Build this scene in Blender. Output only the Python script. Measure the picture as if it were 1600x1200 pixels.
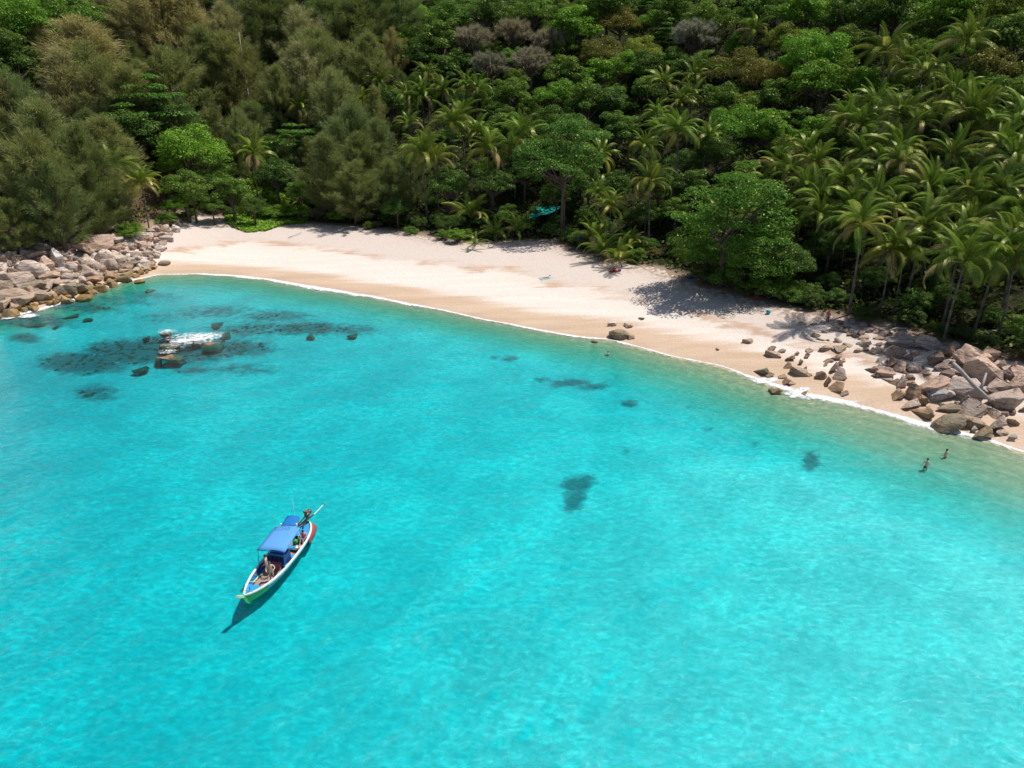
import bpy, bmesh, math, random
import numpy as np
from mathutils import Vector, Matrix, Euler
random.seed(7)
rng = np.random.default_rng(7)
R = math.radians
PI = math.pi
for o in list(bpy.data.objects):
    bpy.data.objects.remove(o, do_unlink=True)
SC = bpy.context.scene
COL = SC.collection

# ------------------------------------------------------------------ camera, sky, sun, exposure
CAM_H, PITCH, FPX = 34.0, 24.0, 1067.0
cam = bpy.data.cameras.new('camera')
cam.sensor_width = 36.0
cam.lens = 36.0 * FPX / 1600.0
cam.clip_start = 0.5
cam.clip_end = 3000
cam_o = bpy.data.objects.new('camera', cam)
COL.objects.link(cam_o)
cam_o.location = (0, 0, CAM_H)
cam_o.rotation_euler = (R(90 - PITCH), 0, 0)
SC.camera = cam_o

SUN_EL = 63.0
SUN_DIR = Vector((0.91, 0.42, 0)).normalized() * math.cos(R(SUN_EL)) + Vector((0, 0, math.sin(R(SUN_EL))))
world = bpy.data.worlds.new("World")
SC.world = world
world.use_nodes = True
wn = world.node_tree
bg = wn.nodes['Background']
sky = wn.nodes.new('ShaderNodeTexSky')
sky.sky_type = 'NISHITA'
sky.sun_disc = False
sky.sun_elevation = R(SUN_EL)
sky.sun_rotation = math.atan2(SUN_DIR.x, SUN_DIR.y)
wn.links.new(sky.outputs[0], bg.inputs[0])
bg.inputs[1].default_value = 0.085
sl = bpy.data.lights.new('sun', 'SUN')
sl.energy = 5.0
sl.angle = R(0.5)
sl.color = (1.0, 0.96, 0.9)
sun = bpy.data.objects.new('sun', sl)
COL.objects.link(sun)
sun.rotation_euler = SUN_DIR.to_track_quat('Z', 'Y').to_euler()
SC.view_settings.view_transform = 'Standard'
SC.view_settings.look = 'None'
SC.view_settings.gamma = 1
SC.view_settings.use_curve_mapping = False
SC.view_settings.exposure = 0.0
SC.cycles.max_bounces = 6
SC.cycles.diffuse_bounces = 2
SC.cycles.glossy_bounces = 2
SC.cycles.transmission_bounces = 2
SC.cycles.transparent_max_bounces = 12
SC.cycles.volume_bounces = 0

# ------------------------------------------------------------------ picture <-> place
cp, sp_ = math.cos(R(PITCH)), math.sin(R(PITCH))
def ray(px, py):
    dx = (px - 800) / FPX; dy = -(py - 600) / FPX
    d = np.array([dx, cp + dy * sp_, -sp_ + dy * cp])
    return d / np.linalg.norm(d)
def onz(px, py, z=0.0):
    d = ray(px, py); t = (z - CAM_H) / d[2]
    return np.array([0, 0, CAM_H]) + d * t

# ------------------------------------------------------------------ value noise in numpy
_LAT = rng.random((256, 256))
def vnoise(x, y, s=1.0, o=0.0):
    x = np.asarray(x) / s + 31.7 + o; y = np.asarray(y) / s + 77.3 + o * 1.7
    xi = np.floor(x).astype(int); yi = np.floor(y).astype(int)
    fx = x - xi; fy = y - yi
    fx = fx * fx * (3 - 2 * fx); fy = fy * fy * (3 - 2 * fy)
    a = _LAT[xi % 256, yi % 256]; b = _LAT[(xi + 1) % 256, yi % 256]
    c = _LAT[xi % 256, (yi + 1) % 256]; d = _LAT[(xi + 1) % 256, (yi + 1) % 256]
    return (a * (1 - fx) + b * fx) * (1 - fy) + (c * (1 - fx) + d * fx) * fy
def fbm(x, y, s, o=0.0, n=3):
    r = 0; a = 1; t = 0
    for k in range(n):
        r = r + a * vnoise(x, y, s / 2 ** k, o + 11.3 * k); t += a; a *= .5
    return r / t

# ------------------------------------------------------------------ shore and vegetation lines (world)
S_PX = [(0,497),(60,485),(130,464),(190,442),(250,429),(300,428.5),(350,430),(420,437),(480,448),(560,460),(640,475),(700,487),(760,500),(840,515),(900,525),(960,532),(1000,542),(1060,558),(1130,574),(1200,597),(1260,617),(1330,630),(1400,650),(1460,668),(1530,685),(1600,708)]
SHORE = np.array([(-420,-240),(-200,-10),(-110,72)] + [tuple(onz(*p)[:2]) for p in S_PX] + [(60,49),(90,14),(300,-190)])
V_PX = [(0,385,6),(100,368,6),(160,352,6),(228,362,4.5),(265,350,3),(310,343,2.5),(360,345,2.4),(440,348,2.2),(560,355,2.2),(640,365,2.2),(700,378,2.2),(760,382,2.2),(820,378,2.4),(860,378,2.4),(900,395,2.4),(960,412,2.4),(1030,420,2.6),(1060,436,2.6),(1150,462,2.6),(1250,488,2.8),(1330,500,3),(1400,515,3.2),(1450,530,3.6),(1600,565,4)]
VEG = np.array([(-420,-200),(-200,20),(-125,88)] + [tuple(onz(*p)[:2]) for p in V_PX] + [(70,64),(100,32),(300,-160)])
def zbeach(x):
    return np.interp(x, [-130, -94, -82, -74, -66, -50, 20, 45, 62], [6, 6, 5.4, 3.6, 2.5, 2.2, 2.5, 2.9, 4.0])
def polydist(P, L):
    best = np.full(len(P), 1e9)
    for a, b in zip(L[:-1], L[1:]):
        ab = b - a; t = np.clip(((P - a) @ ab) / (ab @ ab), 0, 1)
        q = a + t[:, None] * ab; best = np.minimum(best, np.hypot(*(P - q).T))
    C = np.vstack([L, [(3000, L[-1][1]), (3000, 3000), (-3000, 3000), (-3000, L[0][1])]])
    ins = np.zeros(len(P), bool); j = len(C) - 1
    for i in range(len(C)):
        a, b = C[i], C[j]
        c = ((a[1] > P[:, 1]) != (b[1] > P[:, 1])) & (P[:, 0] < (b[0] - a[0]) * (P[:, 1] - a[1]) / (b[1] - a[1] + 1e-12) + a[0]); ins ^= c; j = i
    return best * np.where(ins, 1, -1)
def fields(P):
    s = polydist(P, SHORE); v = polydist(P, VEG)
    return s, v
def terrain(P):
    x, y = P[:, 0], P[:, 1]
    s, v = fields(P)
    wig = (fbm(x, y, 7, 3) - .5) * 1.3
    s2 = s + wig * np.clip(1 - np.abs(s) / 10, 0, 1)
    t = np.clip(s2 / np.maximum(s2 - np.minimum(v, 0), .01), 0, 1)
    zb = zbeach(x)
    zbch = zb * (0.80 * t ** 0.75 + 0.20 * np.clip((t - .45) / .12, 0, 1) * t)
    d = np.maximum(-s2, 0)
    leftdeep = np.clip((20 - x) / 80, 0, 1)
    near = np.clip((90 - y) / 60, 0, 1)
    far = .95 + .45 * leftdeep - .55 * np.clip((x + 12) / 24, 0, 1) * near
    rt = np.clip((x - 5) / 30, 0, 1)
    dep = far * (1 - np.exp(-(d / (11.5 + 4 * rt)) ** (1.25 + .35 * rt))) + (fbm(x, y, 22, 9) - .5) * .55 * np.clip(d / 15, 0, 1)
    dep += .35 * np.exp(-((d - 15) / 4.5) ** 2) * np.clip((x + 5) / 20, 0, 1)
    dep = dep * (1 - .4 * np.exp(-(((x + 17) / 13) ** 2 + ((y - 44) / 12) ** 2)))
    dep = np.maximum(dep, .02 * d)
    vv = np.maximum(v, 0)
    slope = 0.43 * (vv - 14 * (1 - np.exp(-vv / 14)))
    slope = np.where(slope > 75, 75 + (slope - 75) * .3, slope)
    hill = zb + slope + vv * .05 + (fbm(x, y, 45, 5) - .5) * 9 * np.clip(vv / 50, 0, 1) + (fbm(x, y, 8, 6) - .5) * .8 * np.clip(vv / 6, 0, 1)
    z = np.where(s2 < 0, -dep, np.where(v < 0, zbch, hill))
    return z, s2, t, v

GX = np.concatenate([np.arange(-420, -130, 4.0), np.arange(-130, 110, 0.8), np.arange(110, 424, 4.0)])
GY = np.concatenate([np.arange(-60, 20, 4.0), np.arange(20, 190, 0.8), np.arange(190, 420, 2.5)])
NX, NY = len(GX), len(GY)
XX, YY = np.meshgrid(GX, GY, indexing='ij')
PP = np.stack([XX.ravel(), YY.ravel()], 1)
ZZ, SS, TT, VV = terrain(PP)
ZG = ZZ.reshape(NX, NY)
def ground(x, y):
    x = np.clip(np.asarray(x, float), GX[0], GX[-1] - 1e-6); y = np.clip(np.asarray(y, float), GY[0], GY[-1] - 1e-6)
    i = np.clip(np.searchsorted(GX, x, 'right') - 1, 0, NX - 2); j = np.clip(np.searchsorted(GY, y, 'right') - 1, 0, NY - 2)
    fx = (x - GX[i]) / (GX[i + 1] - GX[i]); fy = (y - GY[j]) / (GY[j + 1] - GY[j])
    return (ZG[i, j] * (1 - fx) + ZG[i + 1, j] * fx) * (1 - fy) + (ZG[i, j + 1] * (1 - fx) + ZG[i + 1, j + 1] * fx) * fy
def gz(x, y): return float(ground(x, y))
def hit(px, py, above=0.0, floor=-99):
    """where the line of sight through a pixel comes within `above` metres of the ground"""
    d = ray(px, py); t = np.arange(20, 420, .25)
    P = np.array([0, 0, CAM_H]) + t[:, None] * d
    g = np.maximum(ground(P[:, 0], P[:, 1]), floor)
    k = np.argmax(P[:, 2] - g <= above)
    if k == 0: k = len(t) - 1
    return P[k], t[k]

# ------------------------------------------------------------------ helpers
def lin(r, g, b):
    f = lambda c: (c / 255 / 12.92) if c / 255 <= .04045 else ((c / 255 + .055) / 1.055) ** 2.4
    return (f(r), f(g), f(b), 1)
class NT:
    def __init__(s, name):
        s.m = bpy.data.materials.new(name); s.m.use_nodes = True
        s.t = s.m.node_tree; s.t.nodes.clear()
        s.out = s.t.nodes.new('ShaderNodeOutputMaterial')
    def n(s, typ, inp=None, **kw):
        nd = s.t.nodes.new('ShaderNode' + typ)
        for k, v in kw.items(): setattr(nd, k, v)
        for k, v in (inp or {}).items():
            if isinstance(v, bpy.types.NodeSocket): s.t.links.new(v, nd.inputs[k])
            else: nd.inputs[k].default_value = v
        return nd
    def math(s, op, a, b=0.0, c=0.0, clamp=False):
        return s.n('Math', {0: a, 1: b, 2: c}, operation=op, use_clamp=clamp).outputs[0]
    def mix(s, f, a, b, mode='MIX'):
        nd = s.t.nodes.new('ShaderNodeMix'); nd.data_type = 'RGBA'; nd.blend_type = mode; nd.clamp_factor = True
        for sock, v in ((nd.inputs[0], f), (nd.inputs[6], a), (nd.inputs[7], b)):
            if isinstance(v, bpy.types.NodeSocket): s.t.links.new(v, sock)
            else: sock.default_value = v
        return nd.outputs[2]
    def noise(s, vec, scale, detail=3, rough=.55, out=0, dist=0):
        return s.n('TexNoise', {'Vector': vec, 'Scale': scale, 'Detail': detail, 'Roughness': rough, 'Distortion': dist}).outputs[out]
    def ramp(s, f, a, b):
        return s.n('MapRange', {0: f, 1: a, 2: b, 3: 0.0, 4: 1.0}, interpolation_type='SMOOTHSTEP').outputs[0]
    def attr(s, name): return s.n('Attribute', attribute_name=name).outputs['Fac']
    def pos(s): return s.n('NewGeometry').outputs['Position']
    def obj(s): return s.n('TexCoord').outputs['Object']
    def bump(s, h, strength=.5, dist=.1):
        return s.n('Bump', {'Height': h, 'Strength': strength, 'Distance': dist}).outputs[0]
    def surf(s, sh): s.t.links.new(sh, s.out.inputs['Surface'])
    def pbsdf(s, col, rough=.8, normal=None, spec=.3, metal=0.0):
        i = {'Base Color': col, 'Roughness': rough, 'Specular IOR Level': spec, 'Metallic': metal}
        if normal is not None: i['Normal'] = normal
        return s.n('BsdfPrincipled', i).outputs[0]
_plain = {}
def plain(name, col, rough=.6, spec=.3, var=.12, scale=6.0, metal=0.0):
    if name in _plain: return _plain[name]
    t = NT(name)
    f = t.noise(t.obj(), scale, 4)
    dark = tuple(c * (1 - var * 2) for c in col[:3]) + (1,)
    lite = tuple(min(1, c * (1 + var)) for c in col[:3]) + (1,)
    t.surf(t.pbsdf(t.mix(f, dark, lite), rough, t.bump(f, .15, .02), spec, metal))
    _plain[name] = t.m
    return t.m

def me_np(name, V, F, mat=None, smooth=False):
    me = bpy.data.meshes.new(name)
    V = np.asarray(V, np.float32); F = np.asarray(F, np.int32); k = F.shape[1]
    me.vertices.add(len(V)); me.vertices.foreach_set('co', V.ravel())
    me.loops.add(F.size); me.loops.foreach_set('vertex_index', F.ravel())
    me.polygons.add(len(F)); me.polygons.foreach_set('loop_start', np.arange(0, F.size, k, dtype=np.int32))
    me.polygons.foreach_set('loop_total', np.full(len(F), k, np.int32))
    if smooth: me.polygons.foreach_set('use_smooth', np.ones(len(F), bool))
    me.update(calc_edges=True)
    if mat: me.materials.append(mat)
    return me
def fattr(me, name, vals):
    a = me.attributes.new(name, 'FLOAT', 'POINT'); a.data.foreach_set('value', np.asarray(vals, np.float32))
def link(name, me, parent=None, loc=None, **props):
    o = bpy.data.objects.new(name, me); COL.objects.link(o)
    if parent: o.parent = parent
    if loc is not None: o.location = loc
    for k, v in props.items(): o[k] = v
    return o
def thing(name, label, cat, loc, rotz=0, group=None, mesh=None):
    o = bpy.data.objects.new(name, mesh); COL.objects.link(o)
    o.location = loc; o.rotation_euler = (0, 0, rotz); o['label'] = label; o['category'] = cat
    if group: o['group'] = group
    if mesh is None: o.empty_display_size = .1
    return o

class MB:
    """collects simple solids into one mesh"""
    def __init__(s): s.V = []; s.F = []
    def add(s, V, F):
        b = len(s.V); s.V += [tuple(v) for v in V]; s.F += [tuple(b + i for i in f) for f in F]; return s
    def box(s, c, d, rot=None, top=(1, 1)):
        V = []
        for z in (-1, 1):
            k = top if z > 0 else (1, 1)
            for x, y in ((-1, -1), (1, -1), (1, 1), (-1, 1)):
                v = Vector((x * d[0] / 2 * k[0], y * d[1] / 2 * k[1], z * d[2] / 2))
                if rot: v.rotate(rot)
                V.append(v + Vector(c))
        return s.add(V, [(3, 2, 1, 0), (4, 5, 6, 7), (0, 1, 5, 4), (1, 2, 6, 5), (2, 3, 7, 6), (3, 0, 4, 7)])
    def tube(s, pts, rad, n=8, cap=True):
        pts = [Vector(p) for p in pts]; m = len(pts)
        if not hasattr(rad, '__len__'): rad = [rad] * m
        V = []; up = None
        for i, p in enumerate(pts):
            t = (pts[min(i + 1, m - 1)] - pts[max(i - 1, 0)]).normalized()
            if up is None: up = Vector((0, 0, 1)) if abs(t.z) < .9 else Vector((1, 0, 0))
            a = t.cross(up).normalized(); b = a.cross(t).normalized(); up = b
            for k in range(n):
                w = 2 * PI * k / n; V.append(p + (a * math.cos(w) + b * math.sin(w)) * rad[i])
        F = [(i * n + k, i * n + (k + 1) % n, (i + 1) * n + (k + 1) % n, (i + 1) * n + k) for i in range(m - 1) for k in range(n)]
        if cap: F += [tuple(range(n))[::-1], tuple((m - 1) * n + k for k in range(n))]
        return s.add(V, F)
    def ball(s, c, r, n=8, m=5):
        if not hasattr(r, '__len__'): r = (r, r, r)
        V = [(c[0], c[1], c[2] - r[2])]
        for j in range(1, m):
            a = PI * j / m - PI / 2
            for k in range(n):
                w = 2 * PI * k / n
                V.append((c[0] + r[0] * math.cos(a) * math.cos(w), c[1] + r[1] * math.cos(a) * math.sin(w), c[2] + r[2] * math.sin(a)))
        V.append((c[0], c[1], c[2] + r[2]))
        F = [(0, 1 + (k + 1) % n, 1 + k) for k in range(n)]
        for j in range(m - 2):
            for k in range(n):
                a = 1 + j * n; F.append((a + k, a + (k + 1) % n, a + n + (k + 1) % n, a + n + k))
        a = 1 + (m - 2) * n; F += [(a + k, a + (k + 1) % n, len(V) - 1) for k in range(n)]
        return s.add(V, F)
    def mesh(s, name, mat, smooth=False):
        me = bpy.data.meshes.new(name); me.from_pydata(s.V, [], s.F); me.update()
        bm = bmesh.new(); bm.from_mesh(me); bmesh.ops.recalc_face_normals(bm, faces=bm.faces); bm.to_mesh(me); bm.free()
        if smooth: me.polygons.foreach_set('use_smooth', [True] * len(me.polygons))
        me.materials.append(mat); return me
    def build(s, name, mat, parent=None, smooth=False, **props):
        return link(name, s.mesh(name, mat, smooth), parent, **props)

# ------------------------------------------------------------------ ground materials
def sand_material(name, under):
    t = NT(name); P = t.pos()
    s = t.attr('s'); tt = t.attr('t')
    n1 = t.noise(P, .16, 4); n2 = t.noise(P, 1.3, 4); n3 = t.noise(P, 14, 3)
    st = t.n('Mapping', {'Vector': P, 'Rotation': (0, 0, R(22)), 'Scale': (.06, .5, 1)}).outputs[0]
    n4 = t.noise(st, 1.0, 4)
    if under:
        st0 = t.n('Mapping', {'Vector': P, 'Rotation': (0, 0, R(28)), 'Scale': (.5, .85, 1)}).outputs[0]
        xx = t.n('SeparateXYZ', {0: P}).outputs[0]
        d = t.ramp(t.math('DIVIDE', t.math('ADD', s, t.math('MULTIPLY', t.math('SUBTRACT', n2, .5), 3)), t.n('MapRange', {0: xx, 1: 0., 2: 35., 3: 10., 4: 19.}).outputs[0]), -1.1, -.2)                       # beach sand near the edge, washed coral sand further out
        c = t.mix(t.ramp(n1, .35, .68), (.57, .69, .68, 1), (.82, .87, .83, 1))
        c = t.mix(t.ramp(t.noise(st0, 3.0, 5, .65), .40, .62), t.mix(.42, c, (.26, .46, .45, 1)), c)  # pale mottles in the sand colour stand in for bright ripple flecks
        c = t.mix(d, c, t.mix(n2, (.40, .34, .20, 1), (.54, .45, .29, 1)))
        r = t.attr('reef')
        e = t.math('ADD', r, t.math('MULTIPLY', t.math('SUBTRACT', t.noise(P, .7, 7, .74), .5), 2.2))
        c = t.mix(t.math('MULTIPLY', t.ramp(e, .10, 1.0), .9), c, t.mix(t.noise(P, 1.8, 4), (.03, .12, .14, 1), (.12, .26, .26, 1)))
        wv = t.math('SINE', t.math('ADD', t.math('MULTIPLY', s, 4.2), t.math('MULTIPLY', t.noise(P, .35, 3), 14)))
        t.surf(t.pbsdf(c, .95, t.bump(t.math('MULTIPLY', wv, t.ramp(s, -22, -6)), .35, .06), .1))
    else:
        sw = t.math('ADD', s, t.math('MULTIPLY', t.math('SUBTRACT', n4, .5), 6))
        wet = t.ramp(sw, 8.5, 4.5)
        dry = t.mix(t.ramp(n4, .35, .7), (.70, .60, .53, 1), (.735, .645, .575, 1))
        upper = t.mix(n2, (.56, .47, .41, 1), (.64, .55, .49, 1))
        tu = t.math('ADD', tt, t.math('MULTIPLY', t.math('SUBTRACT', n4, .5), .35))
        c = t.mix(t.ramp(tu, .52, .62), dry, upper)
        line = t.math('MULTIPLY', t.ramp(tu, .49, .55), t.ramp(tu, .63, .55))
        c = t.mix(t.math('MULTIPLY', line, t.ramp(n1, .38, .62)), c, (.50, .34, .24, 1))
        c = t.mix(t.math('MULTIPLY', wet, .9), c, t.mix(t.ramp(n4, .3, .7), (.50, .345, .225, 1), (.57, .415, .29, 1)))
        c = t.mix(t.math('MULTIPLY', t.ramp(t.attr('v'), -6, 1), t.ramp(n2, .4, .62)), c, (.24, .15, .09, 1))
        fp = t.noise(P, 2.4, 5, .7)
        c = t.mix(t.math('MULTIPLY', t.ramp(fp, .50, .66), .30), c, (.42, .31, .24, 1))
        c = t.mix(t.ramp(n3, .62, .8), c, t.mix(.7, c, (.3, .2, .13, 1)))
        h = t.math('ADD', t.noise(P, 3.2, 4), t.math('MULTIPLY', t.noise(st, 4.0, 3), 1.2))
        rough = t.n('MapRange', {0: t.ramp(sw, 3.2, .8), 1: 0., 2: 1., 3: .95, 4: .45}).outputs[0]
        t.surf(t.pbsdf(c, rough, t.bump(h, .6, .16), .25))
    return t.m
def hill_material():
    t = NT('forest_floor'); P = t.pos()
    n = t.noise(P, .5, 5); n2 = t.noise(P, 4, 4, .7)
    xx = t.n('SeparateXYZ', {0: P}).outputs[0]; lit = t.math('MULTIPLY', t.ramp(xx, -50, -66), t.ramp(t.attr('v'), 30, 12))  # mask of the reddish leaf litter above the boulder heap
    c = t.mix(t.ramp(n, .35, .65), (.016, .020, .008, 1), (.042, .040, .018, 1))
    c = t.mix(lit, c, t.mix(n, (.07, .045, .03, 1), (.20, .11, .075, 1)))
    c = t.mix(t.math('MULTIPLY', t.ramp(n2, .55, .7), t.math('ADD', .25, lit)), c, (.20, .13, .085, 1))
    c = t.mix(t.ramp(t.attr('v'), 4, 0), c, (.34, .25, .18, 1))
    t.surf(t.pbsdf(c, .95, t.bump(n2, .8, .3), .1))
    return t.m
REEF_PX = [(130,570,62,16,.9),(210,553,72,17,.95),(150,617,34,13,.6),(285,548,82,20,1.0),(370,548,60,13,.7),(330,492,70,9,.45),(430,500,62,9,.5),(480,520,70,9,.75),(550,522,46,8,.5),(40,512,70,10,.75),(40,536,22,6,.8),(120,490,70,9,.6),(190,478,60,7,.45),(230,470,50,6,.4),(300,583,30,7,.6),(380,582,60,10,.45),(250,500,40,6,.35),(400,520,90,12,.5),
 (888,606,30,6,.95),(925,612,26,5,.9),(843,602,18,4,.7),(798,570,12,4,.95),(773,568,10,3,.6),(982,638,13,6,.9),(1105,680,11,4,.6),(980,716,10,5,.5),(1178,705,9,4,.6),(1075,648,10,3,.5),(903,768,26,13,1.0),(896,796,15,17,1.0),(1263,733,13,15,1.05),(900,783,19,12,1.0),(905,845,20,15,.25)]
reef = np.zeros(len(PP))
for cx, cy, rx, ry, k in REEF_PX:
    a, b, c_ = onz(cx - rx, cy, -1.6), onz(cx + rx, cy, -1.6), onz(cx, cy, -1.6)
    f0, f1 = onz(cx, cy + ry, -1.6), onz(cx, cy - ry, -1.6)
    hx = abs(b[0] - a[0]) / 2; hy = abs(f1[1] - f0[1]) / 2
    sk = c_[0] / c_[1]
    u = (PP[:, 0] - c_[0] - (PP[:, 1] - c_[1]) * sk) / hx; w = (PP[:, 1] - c_[1]) / hy
    reef = np.maximum(reef, (k * (1.45 if cx < 600 else 1.15)) * np.clip(1.45 - np.sqrt(u * u + w * w) * .95, 0, 1))
idx = np.arange(NX * NY).reshape(NX, NY)
Q = np.stack([idx[:-1, :-1], idx[1:, :-1], idx[1:, 1:], idx[:-1, 1:]], -1).reshape(-1, 4)
sf = SS[Q].mean(1); vf = VV[Q].mean(1)
V3 = np.column_stack([PP, ZZ])
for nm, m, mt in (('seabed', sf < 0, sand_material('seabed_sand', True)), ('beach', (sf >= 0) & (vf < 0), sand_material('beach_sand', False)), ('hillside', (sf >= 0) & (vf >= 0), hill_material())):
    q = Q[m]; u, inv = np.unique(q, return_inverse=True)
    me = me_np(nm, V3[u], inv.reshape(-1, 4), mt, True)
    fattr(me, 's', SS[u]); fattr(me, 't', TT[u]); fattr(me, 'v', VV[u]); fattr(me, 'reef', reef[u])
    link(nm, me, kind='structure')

# coral and weed lumps standing on the dark patches
m_ = (reef > .7) & (PP[:, 0] < -25); RP = PP[m_]; RW_ = np.clip(reef[m_], 0, 1)
pick = rng.choice(len(RP), 600, p=RW_ / RW_.sum()); C0 = RP[pick] + rng.uniform(-.5, .5, (600, 2)); z0_ = np.array([0.0]); 
dd_ = np.array([[1, 0, 0], [.3, .95, 0], [-.8, .6, 0], [-.8, -.6, 0], [.3, -.95, 0], [.2, .1, .8], [-.2, -.3, .9]])
ff_ = np.array([[0, 1, 5], [1, 2, 5], [2, 6, 5], [2, 3, 6], [3, 4, 6], [4, 0, 5], [4, 5, 6]])
CV, CF = [], []
for i, c in enumerate(C0):
    r = rng.uniform(.12, .5); w = rng.uniform(0, 6.28); cs, sn = math.cos(w), math.sin(w)
    q = dd_ * rng.uniform(.7, 1.3, dd_.shape) * np.array([r, r, r * .55]); q = np.column_stack([q[:, 0] * cs - q[:, 1] * sn, q[:, 0] * sn + q[:, 1] * cs, q[:, 2] - .05])
    q[:, :2] += c; CV.append(q); CF.append(ff_ + i * 7)
CV = np.vstack(CV); CV[:, 2] = CV[:, 2] + ground(CV[:, 0], CV[:, 1]); CV[:, 2] = np.minimum(CV[:, 2], -.08)
tc = NT('coral_rock'); tc.surf(tc.pbsdf(tc.mix(tc.noise(tc.pos(), 1.2, 4), (.02, .05, .05, 1), (.13, .17, .12, 1)), .95))
link('reef_coral', me_np('reef_coral', CV, np.vstack(CF), tc.m), kind='stuff', label='dark coral and weed lumps on the sea floor')

# ------------------------------------------------------------------ water: one closed body, absorbing red light with depth
def water_material():
    t = NT('sea_water'); P = t.pos()
    rot = t.n('Mapping', {'Vector': P, 'Rotation': (0, 0, R(28)), 'Scale': (.55, 1.15, 1)}).outputs[0]
    wob = t.n('TexNoise', {'Vector': P, 'Scale': .45, 'Detail': 3.0}).outputs['Color']
    wp = t.n('VectorMath', {0: rot, 1: t.n('VectorMath', {0: wob, 'Scale': 1.6}, operation='SCALE').outputs[0]}, operation='ADD').outputs[0]
    s = t.attr('s')
    # wavelets: fine ripples, a cross chop and rolls that run along the shore
    h1 = t.noise(wp, 2.1, 6, .68); h2 = t.noise(rot, .42, 3)
    roll = t.math('SINE', t.math('ADD', t.math('MULTIPLY', s, 3.1), t.math('MULTIPLY', t.noise(P, .16, 3), 16)))
    near = t.ramp(s, -26, -3)
    h = t.math('ADD', h1, t.math('MULTIPLY', h2, .8))
    h = t.math('ADD', h, t.math('MULTIPLY', t.math('MULTIPLY', roll, near), .10))
    bn = t.bump(h, .75, .16)
    # caustic light painted into the transparent tint as a ripple pattern
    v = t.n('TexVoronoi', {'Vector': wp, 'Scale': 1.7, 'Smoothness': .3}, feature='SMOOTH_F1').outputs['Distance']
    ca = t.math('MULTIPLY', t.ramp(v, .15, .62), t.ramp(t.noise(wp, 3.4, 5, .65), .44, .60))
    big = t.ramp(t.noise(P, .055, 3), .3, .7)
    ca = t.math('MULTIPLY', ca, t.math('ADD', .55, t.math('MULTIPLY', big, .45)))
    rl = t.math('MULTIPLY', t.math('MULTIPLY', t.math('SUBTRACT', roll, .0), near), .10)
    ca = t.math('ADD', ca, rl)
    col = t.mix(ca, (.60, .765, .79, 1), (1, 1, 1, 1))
    fr = t.n('Fresnel', {'IOR': 1.30, 'Normal': bn}).outputs[0]
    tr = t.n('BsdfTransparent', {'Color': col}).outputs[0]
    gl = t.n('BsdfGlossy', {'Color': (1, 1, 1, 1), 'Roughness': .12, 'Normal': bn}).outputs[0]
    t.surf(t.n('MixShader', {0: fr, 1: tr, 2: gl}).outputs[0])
    va = t.n('VolumeAbsorption', {'Color': (.11, .955, .968, 1), 'Density': 1.75}).outputs[0]
    t.t.links.new(va, t.out.inputs['Volume'])
    return t.m
wx = np.concatenate([np.arange(-420, -120, 12.), np.arange(-120, 100, 1.5), np.arange(100, 426, 12.)])
wy = np.concatenate([np.arange(-60, 20, 8.), np.arange(20, 150, 1.5), np.arange(150, 420, 15.)])
WX, WY = np.meshgrid(wx, wy, indexing='ij')
wp_ = np.stack([WX.ravel(), WY.ravel()], 1)
ws = terrain(wp_)[1]
nwx, nwy = len(wx), len(wy); wi = np.arange(nwx * nwy).reshape(nwx, nwy)
WV = np.column_stack([wp_, np.zeros(len(wp_))])
WQ = np.stack([wi[:-1, :-1], wi[1:, :-1], wi[1:, 1:], wi[:-1, 1:]], -1).reshape(-1, 4)
WB = WV.copy(); WB[:, 2] = -14
off = len(WV)
loop = list(wi[:, 0]) + list(wi[-1, 1:]) + list(wi[::-1, -1][1:]) + list(wi[0, ::-1][1:-1])
side = [(loop[k], loop[k] + off, loop[(k + 1) % len(loop)] + off, loop[(k + 1) % len(loop)]) for k in range(len(loop))]
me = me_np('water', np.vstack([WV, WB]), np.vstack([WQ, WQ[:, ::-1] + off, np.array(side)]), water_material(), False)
fattr(me, 's', np.concatenate([ws, ws]))
link('water', me, kind='structure')

# ------------------------------------------------------------------ foam
def foam_material():
    t = NT('sea_foam'); P = t.pos()
    n = t.noise(P, 1.5, 6, .7); e = t.attr('edge')
    n = t.math('ADD', t.math('MULTIPLY', n, .7), t.math('MULTIPLY', t.noise(P, 5.5, 4, .7), .5))
    a = t.math('MULTIPLY', t.ramp(t.math('ADD', n, t.math('MULTIPLY', e, .32)), .66, .90), .92)
    d = t.n('BsdfDiffuse', {'Color': (.82, .83, .84, 1)}).outputs[0]
    tr = t.n('BsdfTransparent').outputs[0]
    t.surf(t.n('MixShader', {0: a, 1: tr, 2: d}).outputs[0])
    return t.m
FOAM = foam_material()
sp = []
for a, b in zip(SHORE[3:-2], SHORE[4:-2]):
    n = max(2, int(np.hypot(*(b - a)) / .35))
    sp += [a + (b - a) * k / n for k in range(n)]
sp = np.array(sp)
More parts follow.
